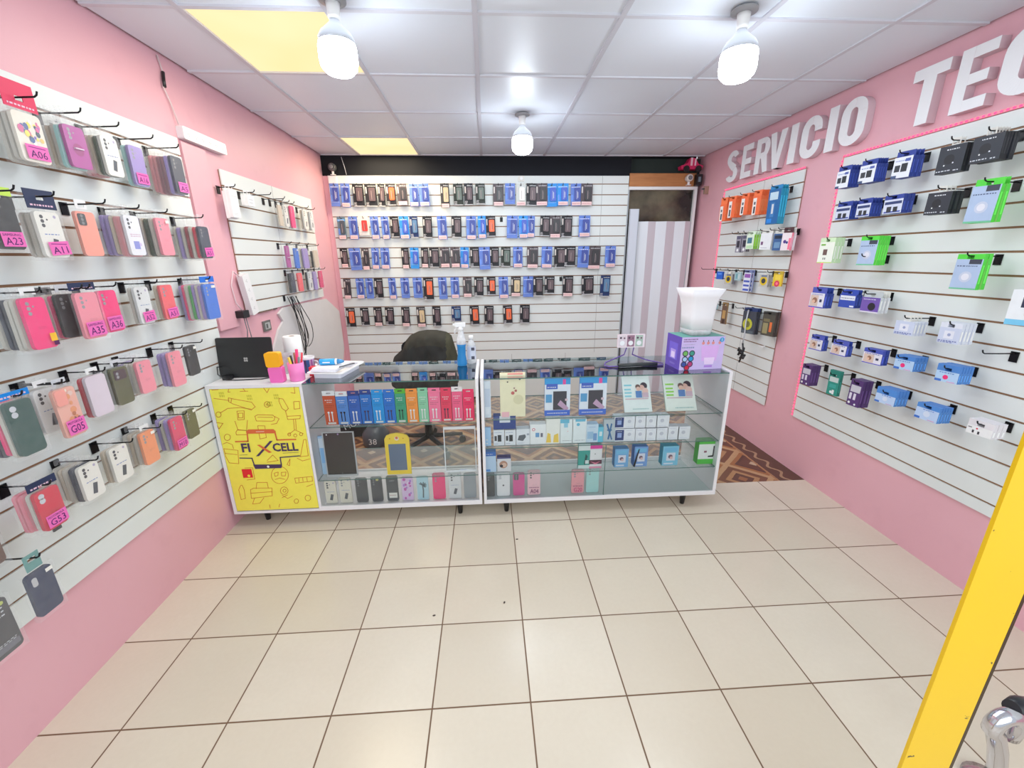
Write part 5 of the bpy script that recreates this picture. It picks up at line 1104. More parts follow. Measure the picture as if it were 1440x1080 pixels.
def low_case(x0, x1, h, st, z, where, i):
    w = min(x1-x0, .082); rng = random.Random(i); t = thing('phone_case_packet', f'{LC[st]}, bottom of the {where} showcase', 'phone case', ((x0+x1)/2, 2.24, z+.0014), (-.03,0,0), f'phone cases in the bottom of the {where} showcase')
    put('phone_case', phone_case_mesh(st, w-.004, h-.004, rng, .009, .002), M_PLASTIC, t)
    m = MB().quad(-w/2-.001,0,w/2+.001,h+.002,-.0085,'white'); m.poly([(-w/2-.001,-.0085,0),(-w/2-.001,.006,0),(w/2+.001,.006,0),(w/2+.001,-.0085,0)],'white'); put('clear_bag', m, M_BAG, t)
    if st in ('pinkA04','pinkG20'):
        g = MB(); s = st[4:]; g.text(s, .002, h*.08, h*.17, -.0092, (130,60,110) if s == 'A04' else (200,30,120), w=w*.62); bars(g, -w*.35, w*.38, h*.3, .005, -.0092, (150,70,120), rng); put('hand_lettering', g, M_CARD, t)
for i, e in enumerate(CASES_LOW1): low_case(*e, ZB, 'left', i)
for i, e in enumerate(CASES_LOW2): low_case(*e, ZB+.003, 'right', i+20)
# right showcase shelves
fam = lambda c: [('q',.06,.62,.34,.66,c),('q',.06,.52,.3,.56,c),('q',.06,.44,.32,.48,c),('q',.06,.36,.3,.4,c),('d',.78,.62,.13,(60,48,60)),('d',.7,.58,.1,(226,180,166)),('d',.82,.5,.11,(232,190,180)),('d',.56,.6,.09,(110,84,80)),('d',.57,.55,.08,(230,186,170)),('q',.46,.34,.68,.5,(90,130,190)),('q',.7,.34,.92,.46,(206,176,190)),('q',.06,.3,.9,.32,(206,170,180)),('b',.1,.88,.8,(210,214,210)),('b',.3,.06,.9,(150,190,190))]
wt = [('q',0,.84,1,1,(60,160,226)),('q',.7,.84,.82,.98,(240,80,160)),('q',.06,.72,.5,.86,(70,100,200)),('b',.1,.76,.45,'white'),('q',.33,.16,.86,.66,(66,62,72)),('p',[(.5,.3),(.85,.12),(.95,.2),(.62,.42)],(200,160,190)),('q',.04,.36,.28,.58,(90,160,210)),('q',.0,0,1,.15,(70,110,210)),('b',.1,.06,.9,'white'),('q',.8,.4,.9,.46,(230,200,210))]
ct = [('d',.3,.8,.03,(70,60,50)),('d',.78,.86,.04,(80,90,80)),('d',.5,.55,.07,(200,100,100)),('d',.62,.6,.05,(176,90,90)),('d',.56,.66,.03,(150,90,100)),('q',.3,.96,.9,1,(236,150,140)),('q',.05,.0,.35,.12,(250,190,200)),('d',.72,.4,.2,(226,216,180))]
A = [list(e) for e in SHELF_A]
A[4][:3] = [.786,.951,.256]; A[5][:3] = [1.035,1.22,.256]
def put_shelf(lst, zsh, spec, grp=None):
    for e, s in zip(lst, spec):
        x0, x1, h, n = e; name, lab, cat, face, side, pr, dpt, lean = s[:8]; sp = s[8] if len(s) > 8 else .001
        card_box(name, lab, cat, (x0+x1)/2, (x1-x0)-sp, h-.004, dpt, zsh+(s[9] if len(s) > 9 else 0), face, side, pr, grp, lean=lean, seed=len(lab), yaw=s[10] if len(s) > 10 else 0)
put_shelf(A, .622, [
 ('plastic_sleeve','white crinkled plastic sleeve standing at the left post, upper shelf','sleeve',(226,232,244),(206,214,230),[('q',.1,.3,.9,.8,(200,210,230)),('q',.2,.1,.7,.25,(236,240,250))],.012,.0),
 ('tablet_box','cream box with small red flower print on the upper shelf','box',(244,234,200),(220,206,170),ct,.015,.04),
 ('drawing_tablet_box','blue drawing tablet box, left of the pair, upper shelf','box',(236,240,250),(90,130,210),wt,.014,.04),
 ('drawing_tablet_box','blue drawing tablet box, right of the pair, upper shelf','box',(236,240,250),(90,130,210),wt,.014,.04),
 ('tablet_box','white box with mother and child photo and cyan captions','box',(232,238,236),(214,222,220),fam((140,206,220)),.012,.52,.0),
 ('tablet_box','white box with mother and child photo and green captions','box',(232,238,230),(210,220,206),fam((150,214,90)),.012,.52,.0)])
chg = [('q',.08,.3,.3,.62,(70,70,76)),('q',.38,.25,.72,.68,(56,58,64)),('b',.1,.82,.8,(150,160,200)),('b',.1,.1,.5,(120,130,170))]
wbx = [('d',.45,.55,.16,(206,206,218)),('b',.15,.85,.7,(200,200,220)),('b',.2,.1,.8,(206,206,226))]
nvb = [('q',.06,.08,.94,.92,(40,60,120)),('q',.28,.3,.72,.68,(150,170,220)),('b',.2,.78,.8,'white')]
B2 = SHELF_B
spec = [('plastic_sleeve','pale blue plastic strip by the left post, second shelf','sleeve',(170,206,240),(150,190,230),[('q',.2,.1,.5,.16,'white'),('q',.2,.3,.5,.36,'white')],.012,0),
 ('charger_box','leftmost white charger box under the navy tray, second shelf','charger box',(234,236,242),(214,216,224),chg,.05,0),
 ('charger_box','second white charger box under the navy tray, second shelf','charger box',(234,236,242),(214,216,224),chg,.05,0),
 ('charger_box','wider white box with dark car charger picture, second shelf','charger box',(234,236,242),(214,216,224),[('p',[(.1,.3),(.5,.24),(.72,.5),(.66,.66),(.2,.6)],(100,104,112)),('q',.78,.6,.96,.72,(170,176,190)),('b',.1,.1,.6,(150,160,190))],.05,0),
 ('adapter_box','white box with small red ring and letters, second shelf','box',(244,244,246),(226,226,230),[('d',.22,.74,.1,(220,90,120)),('d',.22,.74,.06,(244,244,246)),('q',.34,.36,.58,.58,(110,160,210)),('q',.66,.36,.8,.56,(110,110,130))],.05,0),
 ('adapter_box','white box splashed with yellow shapes, second shelf','box',(244,242,236),(230,226,216),[('p',[(.0,.05),(.35,.05),(.3,.4),(.1,.45)],(246,206,90)),('p',[(.5,.05),(.9,.05),(.85,.42),(.55,.35)],(246,206,90))],.05,0),
 ('adapter_box','white box with round cyan badge, left of two, second shelf','box',(236,242,244),(216,224,228),[('q',0,.84,.7,1,(110,190,220)),('q',.3,.66,.6,.84,(150,206,230)),('b',.2,.1,.9,(150,150,160)),('d',.6,.5,.04,(240,190,190))],.05,0),
 ('adapter_box','white box with round cyan badge, right of two, second shelf','box',(236,242,244),(216,224,228),[('q',.2,.9,.9,1,(110,190,220)),('d',.4,.78,.12,(110,190,220)),('b',.2,.1,.9,(150,150,160))],.05,0),
 ('adapter_box','pale blue picture box beside the slim cyan box, second shelf','box',(206,224,240),(180,206,230),[('q',.1,.2,.6,.6,(160,196,226)),('q',.6,.1,.9,.5,(120,160,210)),('b',.2,.84,.8,(110,150,200))],.05,0),
 ('adapter_box','slim cyan box in the middle of the second shelf','box',(110,200,226),(80,170,200),[('q',.25,.4,.75,.7,(220,240,244))],.045,0),
 ('cable_packet','clear packet with looped blue cable by the glass joint, second shelf','cable packet',(190,200,206),(170,180,186),[('p',[(.2,.8),(.34,.82),(.8,.1),(.68,.08)],(60,110,160)),('p',[(.6,.84),(.72,.8),(.5,.1),(.36,.12)],(60,110,160)),('q',.3,.5,.7,.56,(60,110,160))],.02,0)]
wl = ['white box with navy round badge, lower of two, second shelf'] + [f'white earphone box, {ORD[i]} from left in the lower row, second shelf' for i in range(1,7)]
for i, l in enumerate(wl): spec.append(('earphone_box', l, 'box', (240,240,246), (224,224,232), nvb if i == 0 else wbx, .05, 0, .0015))
put_shelf(B2, .445, spec)
up = [('charger_tray','navy blue tray box lying on two white charger boxes, second shelf','box',(50,70,140),(44,60,120),[('b',.2,.7,.5,'white'),('q',.28,.5,.75,1,(230,232,240))],.05,0,.0,.103),
 ('earphone_box','white box with navy round badge, upper of two, second shelf','box',(240,240,246),(224,224,232),nvb,.05,0,.0015,.0842)]+[('earphone_box',f'white earphone box, {ORD[i]} from left in the upper row, second shelf','box',(240,240,246),(224,224,232),wbx,.05,0,.0015,.0842) for i in range(1,5)]
put_shelf(SHELF_B2, .445, up)
bph = [('q',.1,.72,.9,.92,(120,190,230)),('q',.25,.25,.8,.66,(226,226,240)),('d',.5,.46,.14,(120,90,110)),('d',.56,.4,.1,(226,190,190)),('q',.1,.06,.7,.14,(220,230,246))]
put_shelf(SHELF_C, .273, [
 ('box','pale blue box with darker top at the left post, third shelf','box',(190,214,240),(90,140,206),[('q',0,.8,1,1,(60,110,190)),('b',.2,.88,.8,'white'),('q',.05,.03,.5,.14,(90,150,220))],.05,0),
 ('box','white box with face photo and navy edge, third shelf','box',(226,224,228),(70,60,120),[('d',.45,.5,.3,(190,140,120)),('d',.5,.46,.18,(226,190,170)),('d',.3,.4,.12,(60,50,60)),('q',0,.92,1,1,(60,60,130))],.04,0),
 ('cable_packet','tall teal and white packet beside the glass joint, third shelf','cable packet',(60,160,150),(50,140,130),[('q',0,.74,1,1,(226,232,232)),('p',[(.5,.2),(.62,.6),(.8,.5),(.6,.14)],(40,80,80)),('q',.0,.0,1,.14,(214,230,230)),('q',.6,.2,.9,.34,(220,230,230))],.02,0),
 ('face_mask_box','black, white and pink box with a face drawing, third shelf','box',(236,232,236),(60,40,56),[('q',0,.84,1,1,(236,60,160)),('q',.1,.4,.9,.78,(240,238,240)),('d',.45,.62,.04,(40,36,40)),('q',0,.18,1,.36,(90,50,66)),('p',[(.1,.3),(.5,.16),(.9,.3),(.5,.24)],(226,120,150)),('q',.0,.0,1,.08,(236,150,180))],.04,0),
 ('earbud_box','light blue photo box, left of three, third shelf','box',(120,176,226),(60,130,190),bph,.05,0,.02),
 ('earbud_box','light blue photo box behind a black pen, third shelf','box',(120,160,220),(60,120,190),bph,.05,0,.02),
 ('earbud_box','light blue photo box standing alone right of centre, third shelf','box',(130,200,230),(40,150,180),bph,.05,0,.02),
 ('charger_box','white and green box with black cable picture, third shelf','box',(240,240,240),(70,180,70),[('q',0,0,1,.22,(80,190,70)),('q',0,.86,1,1,(80,190,70)),('q',.74,.34,.8,.78,(40,40,44)),('p',[(.5,.3),(.78,.3),(.8,.38),(.52,.36)],(40,40,44)),('q',.28,.5,.42,.58,(150,90,110))],.05,0,.02)])
tag(put('pen', MB().tube([(.862,2.22,.2815),(.875,2.226,.33),(.892,2.2335,.39)], [.006,.005,.003], 'black', 8), M_PLASTIC), 'black pen leaning in front of a light blue box, third shelf', 'pen')
# ================================================================ things on the counter
t = thing('laptop', 'open black laptop seen from behind, at the left end of the counter', 'laptop', (-1.355, 2.34, ZT+.0006))
m = MB(); lw, lh = .3, .225; rx = -.16
def lidpt(x, z, y=0): return (x, y*math.cos(rx)-z*math.sin(rx)*(-1)*.0+z*.14, z)
P0 = rr(-lw/2,.004,lw/2,lh,.01)
n = len(P0); m.v += [(x, z*-.16*-1*.0+z*.10-.008, z) for x, z in P0]+[(x, z*.10, z) for x, z in P0]
m.face(range(n), (30,30,32)); m.face([n+i for i in reversed(range(n))], (20,20,22))
for i in range(n): m.face((i, n+i, n+(i+1)%n, (i+1)%n), (40,40,44))
# the lid leans towards the wall side
put('lid', m, M_PLASTIC, t)
k = MB()
for a in ((-.011,.095,.009,.0),(.0,.107,.009,.0),(.0,.095,.009,0),(-.011,.107,.009,0)):
    x, z, s, _ = a; x -= .0; z += .0
    k.poly([(x,(z)*.10-.0086,z),(x+s,(z-.004)*.10-.0086,z-.004),(x+s+.003,(z+s-.003)*.10-.0086,z+s-.003),(x+.003,(z+s)*.10-.0086,z+s)], (170,168,166))
put('emblem', k, M_PLASTIC, t)
put('keyboard_base', MB().box(-lw/2,lw/2,.004,.21,0,.016,(34,34,36)).box(-lw*.44,lw*.44,.03,.12,.0162,.018,(16,16,18)), M_PLASTIC, t)
pts = [(-1.49,2.45,ZT+.02),(-1.5,2.36,ZT+.06),(-1.49,2.3,ZT+.075),(-1.475,2.27,ZT+.04),(-1.44,2.275,ZT+.006),(-1.38,2.28,ZT+.004),(-1.31,2.285,ZT+.0045),(-1.26,2.29,ZT+.004),(-1.21,2.33,ZT+.004)]
t = thing('charger_cable', 'black charger cable looping beside and in front of the laptop', 'cable', (0,0,0)); put('cord', MB().tube(pts, .003, 'black', 7), M_PLASTIC, t)
put('plug', MB().box(-1.47,-1.43,2.29,2.325,ZT+.0005,ZT+.025,'black'), M_PLASTIC, t)
def lathe_thing(name, label, cat, loc, parts, rot=(0,0,0)):
    t = thing(name, label, cat, loc, rot)
    for nm, prof, c, mat in parts: put(nm, MB().lathe(prof, c, 24), mat, t)
    return t
# yellow over pink pouch
t = thing('pen_pouch', 'upright pouch, yellow above and pink below, beside the laptop', 'pouch', (-1.142, 2.235, ZT+.0006), (0,-.03,0))
put('pink_half', MB().prism(rr(-.036,0,.036,.085,.008), -.018, .018, (246,110,190)), M_PLASTIC, t); put('yellow_half', MB().prism(rr(-.04,.0855,.036,.165,.012), -.02, .016, (254,178,20)), M_PLASTIC, t)
t = thing('pen_cup', 'pink pen cup full of pens and tools on the counter', 'cup', (-1.052, 2.262, ZT+.0006))
put('cup', MB().lathe([(.034,0),(.038,.002),(.041,.1),(.038,.1),(.034,.006),(.002,.005)], (246,130,196), 24, cap=False).lathe([(.034,0.0003),(.001,0.0003)], (240,120,190), 24, cap=False), M_PLASTIC, t)
for nm, x, y, dx, L, r, c, lab in (('screwdriver',-.014,-.008,-.012,.10,.007,(224,190,60),'yellow handled screwdriver standing in the pink cup'),('scissors',.006,.006,.008,.14,.008,(236,40,110),'pink scissors handle standing in the pink cup'),('marker',-.02,.012,-.006,.105,.006,'black','black marker standing in the pink cup'),('marker',.018,-.006,.008,.1,.006,'grey','grey marker standing in the pink cup'),('marker',.024,.01,.014,.12,.005,(220,40,60),'red marker standing in the pink cup'),('brush',-.004,.016,-.004,.12,.005,(150,90,60),'brown brush standing in the pink cup')):
    tag(put(nm, MB().tube([(x*.6,y*.6,.008),(x+dx,y*1.3,L+.03)], r, c, 8), M_PLASTIC, None, (-1.052,2.262,ZT+.0006)), lab, nm)
lathe_thing('paper_roll', 'upright white paper roll standing behind the pen cup', 'paper roll', (-1.16, 2.5, ZT+.0006), [('roll',[(.047,0),(.05,.004),(.05,.2),(.047,.204),(.017,.204),(.017,.1)],(240,240,240),M_CARD),('core',[(.0165,.1),(.0165,.2035),(.014,.2035),(.014,.1)],(130,100,80),M_CARD)])
t = thing('patterned_mug', 'purple and blue patterned mug with pale rim behind the pen cup', 'mug', (-1.065, 2.44, ZT+.0006))
m = MB().lathe([(.036,0),(.038,.004),(.04,.078)], (70,60,120), 28, cap=False); rg = random.Random(2)
for i in range(len(m.c)): m.c[i] = C(rg.choice([(70,50,120),(150,70,140),(40,90,150),(190,150,190),(60,50,90)]))
put('body', m, M_PLASTIC, t); put('rim', MB().lathe([(.0402,.0785),(.041,.092),(.038,.092),(.036,.01),(.001,.008)], (226,224,230), 28, cap=False), M_PLASTIC, t)
put('handle', MB().tube([(.0385,0,.065),(.056,0,.062),(.062,0,.045),(.054,0,.026),(.038,0,.022)], .005, (190,190,200), 8), M_PLASTIC, t)
tag(put('red_box', MB().box(-.02,.02,-.02,.02,0,.05,(214,40,60)).box(-.016,.016,-.0206,-.0202,.01,.036,(240,120,130)), M_CARD, None, (-1.0,2.36,ZT+.0006)), 'small red box between the pen cup and the mug', 'box')
tag(put('clear_stand', MB().box(-.08,.06,-.004,.0,0,.125,'white').box(-.08,.06,-.0,.05,0,.004,'white'), M_CLEAR, None, (-1.13,2.41,ZT+.0006)), 'clear acrylic stand in front of the white paper roll', 'stand')
# tray with papers
t = thing('plastic_tray', 'white plastic tray with rounded rim holding papers on the counter', 'tray', (-.885, 2.4, ZT+.0006), (0,0,-.16))
m = MB(); o_ = [(x, z) for x, z in rr(-.105,-.145,.105,.145,.02)]; i_ = [(x, z) for x, z in rr(-.08,-.12,.08,.12,.015)]; n = len(o_)
m.v += [(x,y,.036) for x, y in o_]+[(x,y,.033) for x, y in i_]+[(x,y,.0) for x, y in i_]+[(x,y,.030) for x, y in o_]
for i in range(n):
    j = (i+1) % n; m.face((i,j,n+j,n+i), 'white'); m.face((n+i,n+j,2*n+j,2*n+i), (226,226,238)); m.face((3*n+i,3*n+j,j,i), 'white')
m.face([2*n+i for i in range(n)], 'offwhite'); put('tray_body', m, M_PLASTIC, t)
tag(put('paper_stack', MB().box(-.085,.06,-.125,.02,0,.012,(236,236,246)).box(-.08,.065,-.12,.025,.0122,.02,(246,246,250)), M_CARD, None, (-.885,2.4,ZT+.0375), (0,0,-.16)), 'stack of white note paper lying on the plastic tray', 'paper')
tb = thing('glue_tube', 'light blue bottle lying on the stack of note paper', 'bottle', (-.905, 2.36, ZT+.0765), (0,0,.05))
put('body', MB().lathe([(.002,-.055),(.017,-.055),(.018,-.05),(.018,.03)], (40,160,226), 20, axis='x'), M_PLASTIC, tb); put('collar', MB().lathe([(.018,.0302),(.018,.042)], 'white', 20, axis='x'), M_PLASTIC, tb)
put('cap', MB().lathe([(.015,.0422),(.013,.06),(.005,.078)], (60,140,200), 20, axis='x'), M_PLASTIC, tb); put('lettering', MB().box(-.035,.005,-.0186,-.0181,-.003,.003,'white'), M_CARD, tb)
tag(put('pen', MB().tube([(-.83,2.29,ZT+.062),(-.79,2.42,ZT+.05)], .004, (90,90,96), 8), M_PLASTIC), 'dark pen lying across the rim of the plastic tray', 'pen')
# spray bottle and alcohol bottle
t = thing('spray_bottle', 'clear spray bottle with blue liquid and white trigger head', 'spray bottle', (-.165, 2.5, ZT+.0006))
bp = [(.026,0),(.03,.006),(.032,.02),(.024,.07),(.026,.12),(.03,.135)]
put('liquid', MB().lathe(bp, (16,120,186), 24), M_PLASTIC, t)
put('bottle_neck', MB().lathe([(.03,.1355),(.026,.17),(.018,.2),(.015,.215)], (200,216,220), 24), M_CLEAR, t)
put('trigger_head', MB().lathe([(.017,.2155),(.017,.232),(.012,.24)], 'white', 16).box(-.034,.03,-.011,.011,.2405,.264,'white').box(-.046,-.0345,-.006,.006,.246,.258,'white').tube([(-.02,0,.24),(-.034,0,.222),(-.036,0,.2)], .005, 'white', 8), M_PLASTIC, t)
t = thing('alcohol_bottle', 'small clear bottle with white cap and grey label, by the white post', 'bottle', (-.108, 2.56, ZT+.0006))
put('bottle', MB().lathe([(.026,0),(.028,.004),(.028,.12),(.014,.145),(.012,.15)], (224,230,236), 24), M_CLEAR, t); put('cap', MB().lathe([(.014,.1505),(.014,.175)], 'white', 18), M_PLASTIC, t)
put('label', MB().lathe([(.0286,.03),(.0286,.11)], (206,210,226), 24, cap=False).box(-.0,.02,-.0296,-.029,.086,.104,(70,70,86)).box(-.0,.02,-.0296,-.029,.03,.05,(70,70,86)), M_CARD, t)
# hanger with printed plate
t = thing('padded_hanger', 'purple wire hanger with black foam grip lying on the right counter', 'hanger', (.87, 2.46, ZT+.0006))
W = [(-.155,-.095,.006),(-.175,-.07,.008),(-.16,-.03,.014),(-.03,.02,.05),(-.022,.0,.105)]
W2 = [(.022,.0,.105),(.022,.02,.05),(.1,-.0,.02),(.19,-.06,.008),(.18,-.085,.006),(.14,-.088,.006)]
put('wire', MB().tube([(-.1,-.098,.006)]+W, .004, (96,70,150), 8).tube(W2, .004, (96,70,150), 8), M_PLASTIC, t)
put('foam_grip', MB().tube([(-.1,-.098,.0125),(.0,-.09,.0125),(.06,-.082,.0125),(.14,-.088,.0125)], .0115, (40,44,46), 12), M_PLASTIC, t)
pm = MB().prism(rr(-.085,.1,.085,.182,.004), -.006, .0, (236,220,226), (230,190,206)); rg = random.Random(5)
for k in range(3):
    x = -.055+k*.052; pm.quad(x-.023,.106,x+.023,.176,-.0064,[(220,206,214),(150,110,130),(170,190,176)][k]); pm.disc(x,.128,.015,-.0068,'white',12); pm.disc(x-.01,.16,.007,-.0068,(80,60,76),8); pm.disc(x+.012,.158,.006,-.0068,(120,90,104),8)
put('printed_plate', pm, M_CARD, t)
# box and lamp
t = thing('lamp_box', 'purple and lilac printed product box with teal top on the counter', 'box', (1.222, 2.357, ZT+.0006), (0,0,.06))
bw, bd, bh = .262, .17, .192
m = MB().box(-bw/2,bw/2,-bd/2,bd/2,0,bh,(96,70,176)); m.poly([(-bw/2,-bd/2-.0004,0),(bw/2,-bd/2-.0004,0),(bw/2,-bd/2-.0004,bh),(-bw/2,-bd/2-.0004,bh)], (206,186,236)); m.poly([(-bw/2,-bd/2,bh+.0004),(bw/2,-bd/2,bh+.0004),(bw/2,bd/2,bh+.0004),(-bw/2,bd/2,bh+.0004)], (96,160,150))
put('carton', m, M_CARD, t)
g = MB(); y = -bd/2-.001
for x, z, c in ((-.102,.098,(110,180,90)),(-.062,.098,(60,150,130)),(-.102,.064,(170,200,236)),(-.066,.066,(40,150,210)),(-.106,.034,(60,80,160)),(-.068,.034,(190,60,120)),(-.086,.014,(200,30,60))): g.disc(x,z,.018,y,(60,50,80),16); g.disc(x,z,.0125,y-.0004,c,16)
g.poly([(.0,y,.05),(.09,y,.05),(.1,y,.14),(-.01,y,.14)], (222,176,240)); g.poly([(.02,y-.0003,.03),(.075,y-.0003,.03),(.08,y-.0003,.07),(.014,y-.0003,.07)], (240,214,250)); g.quad(.02,.012,.07,.024,y,(180,130,220))
for x in (.0,.03,.06,.1): g.disc(x,.155,.009,y,(226,140,140),8); g.quad(x-.003,.164,x+.002,.172,y,(90,80,90))
g.disc(.112,.172,.014,y,(70,160,220),16); g.text('1', .112,.164,.016,y-.0004,'white')
rg = random.Random(8); bars(g,-.12,-.03,.176,.006,y,(120,80,130),rng=rg); bars(g,-.12,-.04,.164,.006,y,(120,80,130),rng=rg); bars(g,-.12,-.05,.148,.003,y,(160,150,180),rng=rg); bars(g,-.125,-.05,.128,.008,y,(130,140,190),rng=rg)
x = -bw/2-.0006; 
for a, b_, c_, d_, c, e in ((-.05,.05,.05,.15,(112,92,206),0),(-.03,.03,.055,.11,(176,150,232),1),(-.02,.02,.06,.095,(226,206,246),2),(-.03,.03,.02,.03,(120,100,190),0)): g.poly([(x-.0003*e,b_,c_),(x-.0003*e,a,c_),(x-.0003*e,a,d_),(x-.0003*e,b_,d_)], c)
put('print', g, M_CARD, t)
t = thing('vase_lamp', 'white flared square vase lamp standing on the purple box', 'lamp', (1.22, 2.365, ZT+bh+.0016), (0,0,.06))
def sq(w, z, r): return [(x, y_, z) for x, y_ in rr(-w/2,-w/2,w/2,w/2,r,3)]
secs = [(.12,.0,.02),(.132,.012,.02),(.136,.05,.02),(.142,.11,.02),(.15,.17,.02),(.168,.215,.018),(.2,.262,.012),(.194,.262,.012),(.16,.21,.018),(.13,.15,.02)]
def loft(secs, cols):
    m = MB(); n = None
    for w, z, r in secs: p = sq(w, z, r); n = len(p); m.v += p
    for k in range(len(secs)-1):
        for i in range(n): m.face((k*n+i, k*n+(i+1)%n, (k+1)*n+(i+1)%n, (k+1)*n+i), cols[k], 0, True)
    m.face([n*(len(secs)-1)+i for i in range(n)], cols[-1]); m.face(list(reversed(range(n))), cols[0]); return m
put('base', loft([(.12,.0,.02),(.132,.012,.02),(.136,.034,.02)], [(196,212,216)]*2), M_CLEAR, t)
put('shade', loft([(.136,.0345,.02)]+secs[3:], [(244,242,248)]*8), M_PLASTIC, t)
# ================================================================ chair and jacket behind the counter
cx, cy = -.51, 3.2
t = thing('office_chair', 'dark office chair behind the counter, draped with a jacket', 'chair', (cx, cy, 0))
put('seat', MB().prism(rr(-.24,.44,.24,.5,.02), -.24, .22, (34,34,36)), M_FABRIC, t); put('backrest', MB().prism(rr(-.2,.52,.2,.86,.05), .17, .21, (36,36,38)), M_FABRIC, t)
put('column', MB().lathe([(.03,.1),(.03,.435)], 'black', 14), M_METAL, t)
for k in range(5):
    a = k*2*math.pi/5+.3; lg_ = put('leg', MB().tube([(.02*math.cos(a),.02*math.sin(a),.1),(.28*math.cos(a),.28*math.sin(a),.075)], [.022,.014], 'black', 8), M_PLASTIC, t)
    put('caster', MB().lathe([(.028,-.018),(.028,.018)], 'black', 14, ctr=(.28*math.cos(a),.28*math.sin(a),.029), axis='y'), M_PLASTIC, lg_)
put('back_bar', MB().box(-.03,.03,.2205,.235,.42,.7,'black'), M_METAL, t)
J = [(-.31,.50),(-.30,.62),(-.27,.73),(-.2,.79),(-.165,.86),(-.12,.91),(-.05,.94),(.02,.95),(.1,.945),(.17,.93),(.21,.90),(.235,.80),(.26,.70),(.25,.5)]
from mathutils import noise as mn
nu, nv = 56, 22; m = MB()
def jp(u):
    s = u*(len(J)-1); i = min(int(s), len(J)-2); f = s-i; return (J[i][0]*(1-f)+J[i+1][0]*f, J[i][1]*(1-f)+J[i+1][1]*f)
for sgn in (-1, 1):
    b_ = len(m.v)
    for i in range(nu+1):
        ex, ez = jp(i/nu)
        for j in range(nv+1):
            v = j/nv; r = v  # from centre bottom to outline
            x = ex*r*1.0 + (0)*(1-r); z = .46*(1-r) + ez*r
            th = .055+.075*math.sqrt(max(0, 1-r**2)); 
            f = mn.noise(Vector((x*9, sgn*2, z*5)))*.03 + mn.noise(Vector((x*26, sgn*5, z*12)))*.013
            if r > .93: th *= (1-r)/.07*.9+.1; f *= .3
            m.v.append((x, .19+sgn*(th+f*(1 if r < 1 else 0)), z))
    for i in range(nu):
        for j in range(nv):
            q_ = (b_+i*(nv+1)+j, b_+(i+1)*(nv+1)+j, b_+(i+1)*(nv+1)+j+1, b_+i*(nv+1)+j+1)
            mid = (m.v[q_[0]][0]+m.v[q_[2]][0])/2; r = j/nv; ex, ez = jp(i/nu)
            hood = m.v[q_[2]][2] > .85-.25*abs(mid)*.6 and r > .3
            c = (60,58,52) if hood else (52,52,51)
            if mid > .17 and r > .7: c = (72,70,56)
            m.face(q_ if sgn < 0 else q_[::-1], c, 0, True)
tag(put('jacket', m, M_FABRIC, None, (cx, cy, 0)), 'dark olive hooded jacket draped over the chair back behind the counter', 'jacket')
# floor clutter behind the left showcase
t = thing('tote_bag', 'black bag with white lettering on the floor behind the left showcase', 'bag', (-1.2,3.5,0.0006), (0,0,.2))
put('body', MB().prism([(-.13,0),(.13,0),(.11,.24),(-.1,.26)], -.05, .05, (34,34,38)), M_FABRIC, t); g = MB(); g.text('MOM', 0,.1,.05,-.0512,'white', rot=.3); put('lettering', g, M_CARD, t)
put('handle', MB().tube([(-.05,0,.25),(-.04,0,.33),(.04,0,.33),(.05,0,.245)], .008, (34,34,38), 8), M_FABRIC, t)
t = thing('water_jug', 'dark grey jug with white digits on the floor behind the left showcase', 'jug', (-.97,3.3,.0006))
put('body', MB().lathe([(.1,0),(.11,.02),(.11,.1),(.07,.15),(.04,.17)], (70,78,88), 24), M_PLASTIC, t); put('cap', MB().lathe([(.042,.1705),(.042,.21)], (40,36,50), 18), M_PLASTIC, t)
g = MB(); g.text('38', 0,.04,.05,-.1115,'white'); put('digits', g, M_CARD, t)
tag(put('floor_hose', MB().tube([(-1.22,2.36,.019),(-1.1,2.335,.019),(-.98,2.34,.019),(-.86,2.37,.019)], .018, (206,84,56), 10), M_PLASTIC), 'orange red hose lying on the floor under the left showcase', 'hose')
for x, y_, a in ((-.27,1.47,.3),(.04,1.52,1.2),(.13,1.96,.1)):
    tag(put('floor_scrap', MB().prism([(-.007,0),(.0,-.003),(.007,.001),(.003,.005),(-.004,.004)], -.001, .001, (60,46,40)), M_CARD, None, (x,y_,.0016), (math.pi/2,0,a)), {.3:'tiny dark scrap left of centre on the cream floor tiles',1.2:'tiny dark scrap right of the other on the cream tiles',.1:'tiny dark scrap on the tiles close to the showcase'}[a], 'scrap', None)
# ================================================================ shop front
t = thing('door_post', 'yellow painted steel post with chipped dark edge in the right foreground', 'post', (.817,.53,0))
put('post_body', MB().box(-.054,.046,-.03,-.024,0,CEIL-.001,(240,192,2)), M_POST, t); put('post_edge', MB().box(.0465,.053,-.03,-.01,0,CEIL-.001,(64,46,28)), M_METAL, t)
t = thing('chrome_stand', 'chrome bent tube with black collar at the bottom right corner', 'stand', (1.41,.74,0))
pa = [(.02,-.0,.0),(.02,0,.08),(-.005,0,.16),(-.035,0,.225)]+[(-.018+.036*math.cos(math.radians(a)), -.0, .252+.04*math.sin(math.radians(a))) for a in range(190,-1,-19)]+[(.03,.01,.2),(.05,.02,.19)]
put('tube', MB().tube(pa, .021, (214,214,222), 18), M_CHROME, t)
put('collar', MB().tube([(.0,.012,.302),(.04,.02,.29),(.1,.03,.262)], [.02,.028,.03], (30,32,38), 16), M_PLASTIC, t)
put('foot', MB().lathe([(.06,0),(.06,.012),(.03,.02)], (190,190,196), 20, ctr=(.02,0,0)), M_CHROME, t)
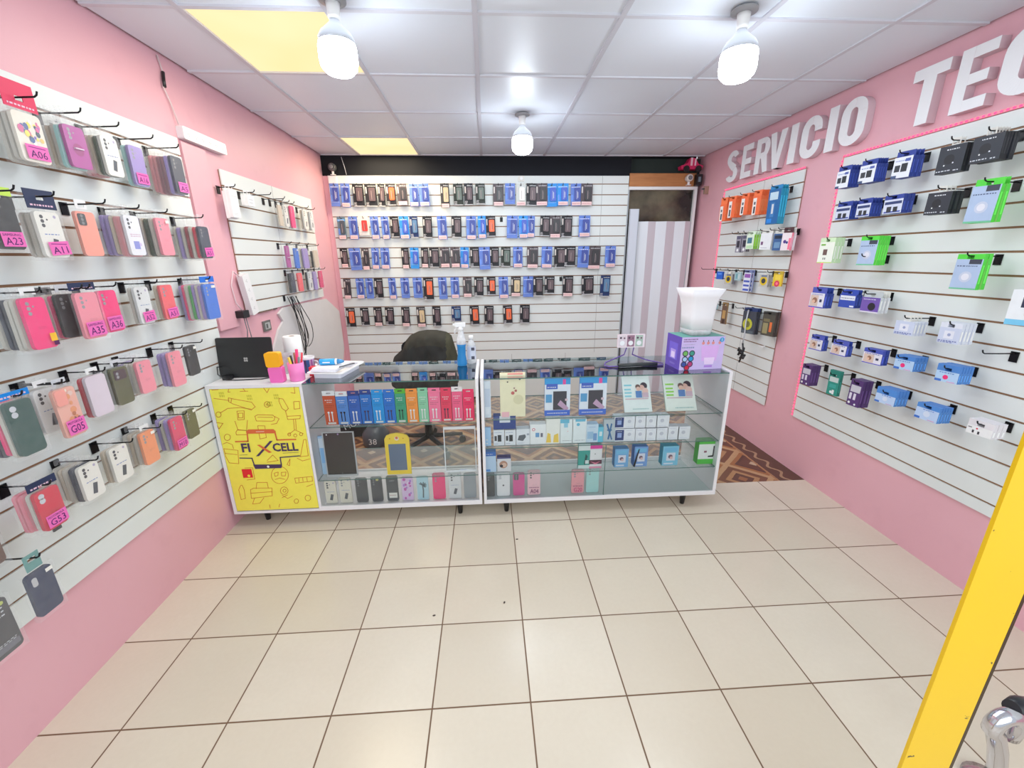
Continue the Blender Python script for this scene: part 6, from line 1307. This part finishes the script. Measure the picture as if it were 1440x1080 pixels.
# ================================================================ light
W = bpy.data.worlds.new('daylight'); SC.world = W; W.use_nodes = True
nt = W.node_tree; nt.nodes.clear(); o = nt.nodes.new('ShaderNodeOutputWorld'); bg = nt.nodes.new('ShaderNodeBackground')
bg.inputs[0].default_value = (.86,.94,1,1); bg.inputs[1].default_value = .62; nt.links.new(bg.outputs[0], o.inputs[0])
def area(name, loc, rot, sx, sy, e, col=(1,1,1)):
    l = bpy.data.lights.new(name, 'AREA'); l.shape = 'RECTANGLE'; l.size = sx; l.size_y = sy; l.energy = e; l.color = col
    ob = bpy.data.objects.new(name, l); COLL.objects.link(ob); ob.location = loc; ob.rotation_euler = rot; return ob
area('street_daylight', (.3,-1.1,1.7), (math.radians(82),0,0), 3.4, 2.2, 36, (.9,.97,1))
area('added_ceiling_fill', (.3,2.9,2.38), (0,0,0), 2.8, 2.6, 26, (.86,.95,1))  # added fill light below the ceiling, not a fitting of the shop
pl_ = bpy.data.lights.new('panel_glow', 'AREA'); pl_.size = .5; pl_.energy = 11; pl_.color = (1,.8,.5)
ob = bpy.data.objects.new('panel_glow', pl_); COLL.objects.link(ob); ob.location = (-.88,4.1,2.425)
pl2 = bpy.data.lights.new('panel_glow', 'AREA'); pl2.size = .5; pl2.energy = 5; pl2.color = (1,.84,.58)
ob = bpy.data.objects.new('panel_glow', pl2); COLL.objects.link(ob); ob.location = (-.88,2.32,2.425)
# ================================================================ camera
def rotm(yaw, pitch, roll):
    return Matrix.Rotation(yaw, 3, 'Z') @ Matrix.Rotation(pitch, 3, 'X') @ Matrix(((1,0,0),(0,0,-1),(0,1,0))) @ Matrix.Rotation(roll, 3, 'Z')
cam = bpy.data.cameras.new('camera'); co = bpy.data.objects.new('camera', cam); COLL.objects.link(co)
co.matrix_world = Matrix.Translation((0,0,1.5)) @ rotm(-.0564865, -.2944308, -.0099254).to_4x4()
cam.sensor_width = 36; cam.sensor_fit = 'HORIZONTAL'; cam.lens = 584.02*36/1440; cam.clip_start = .02
SC.camera = co
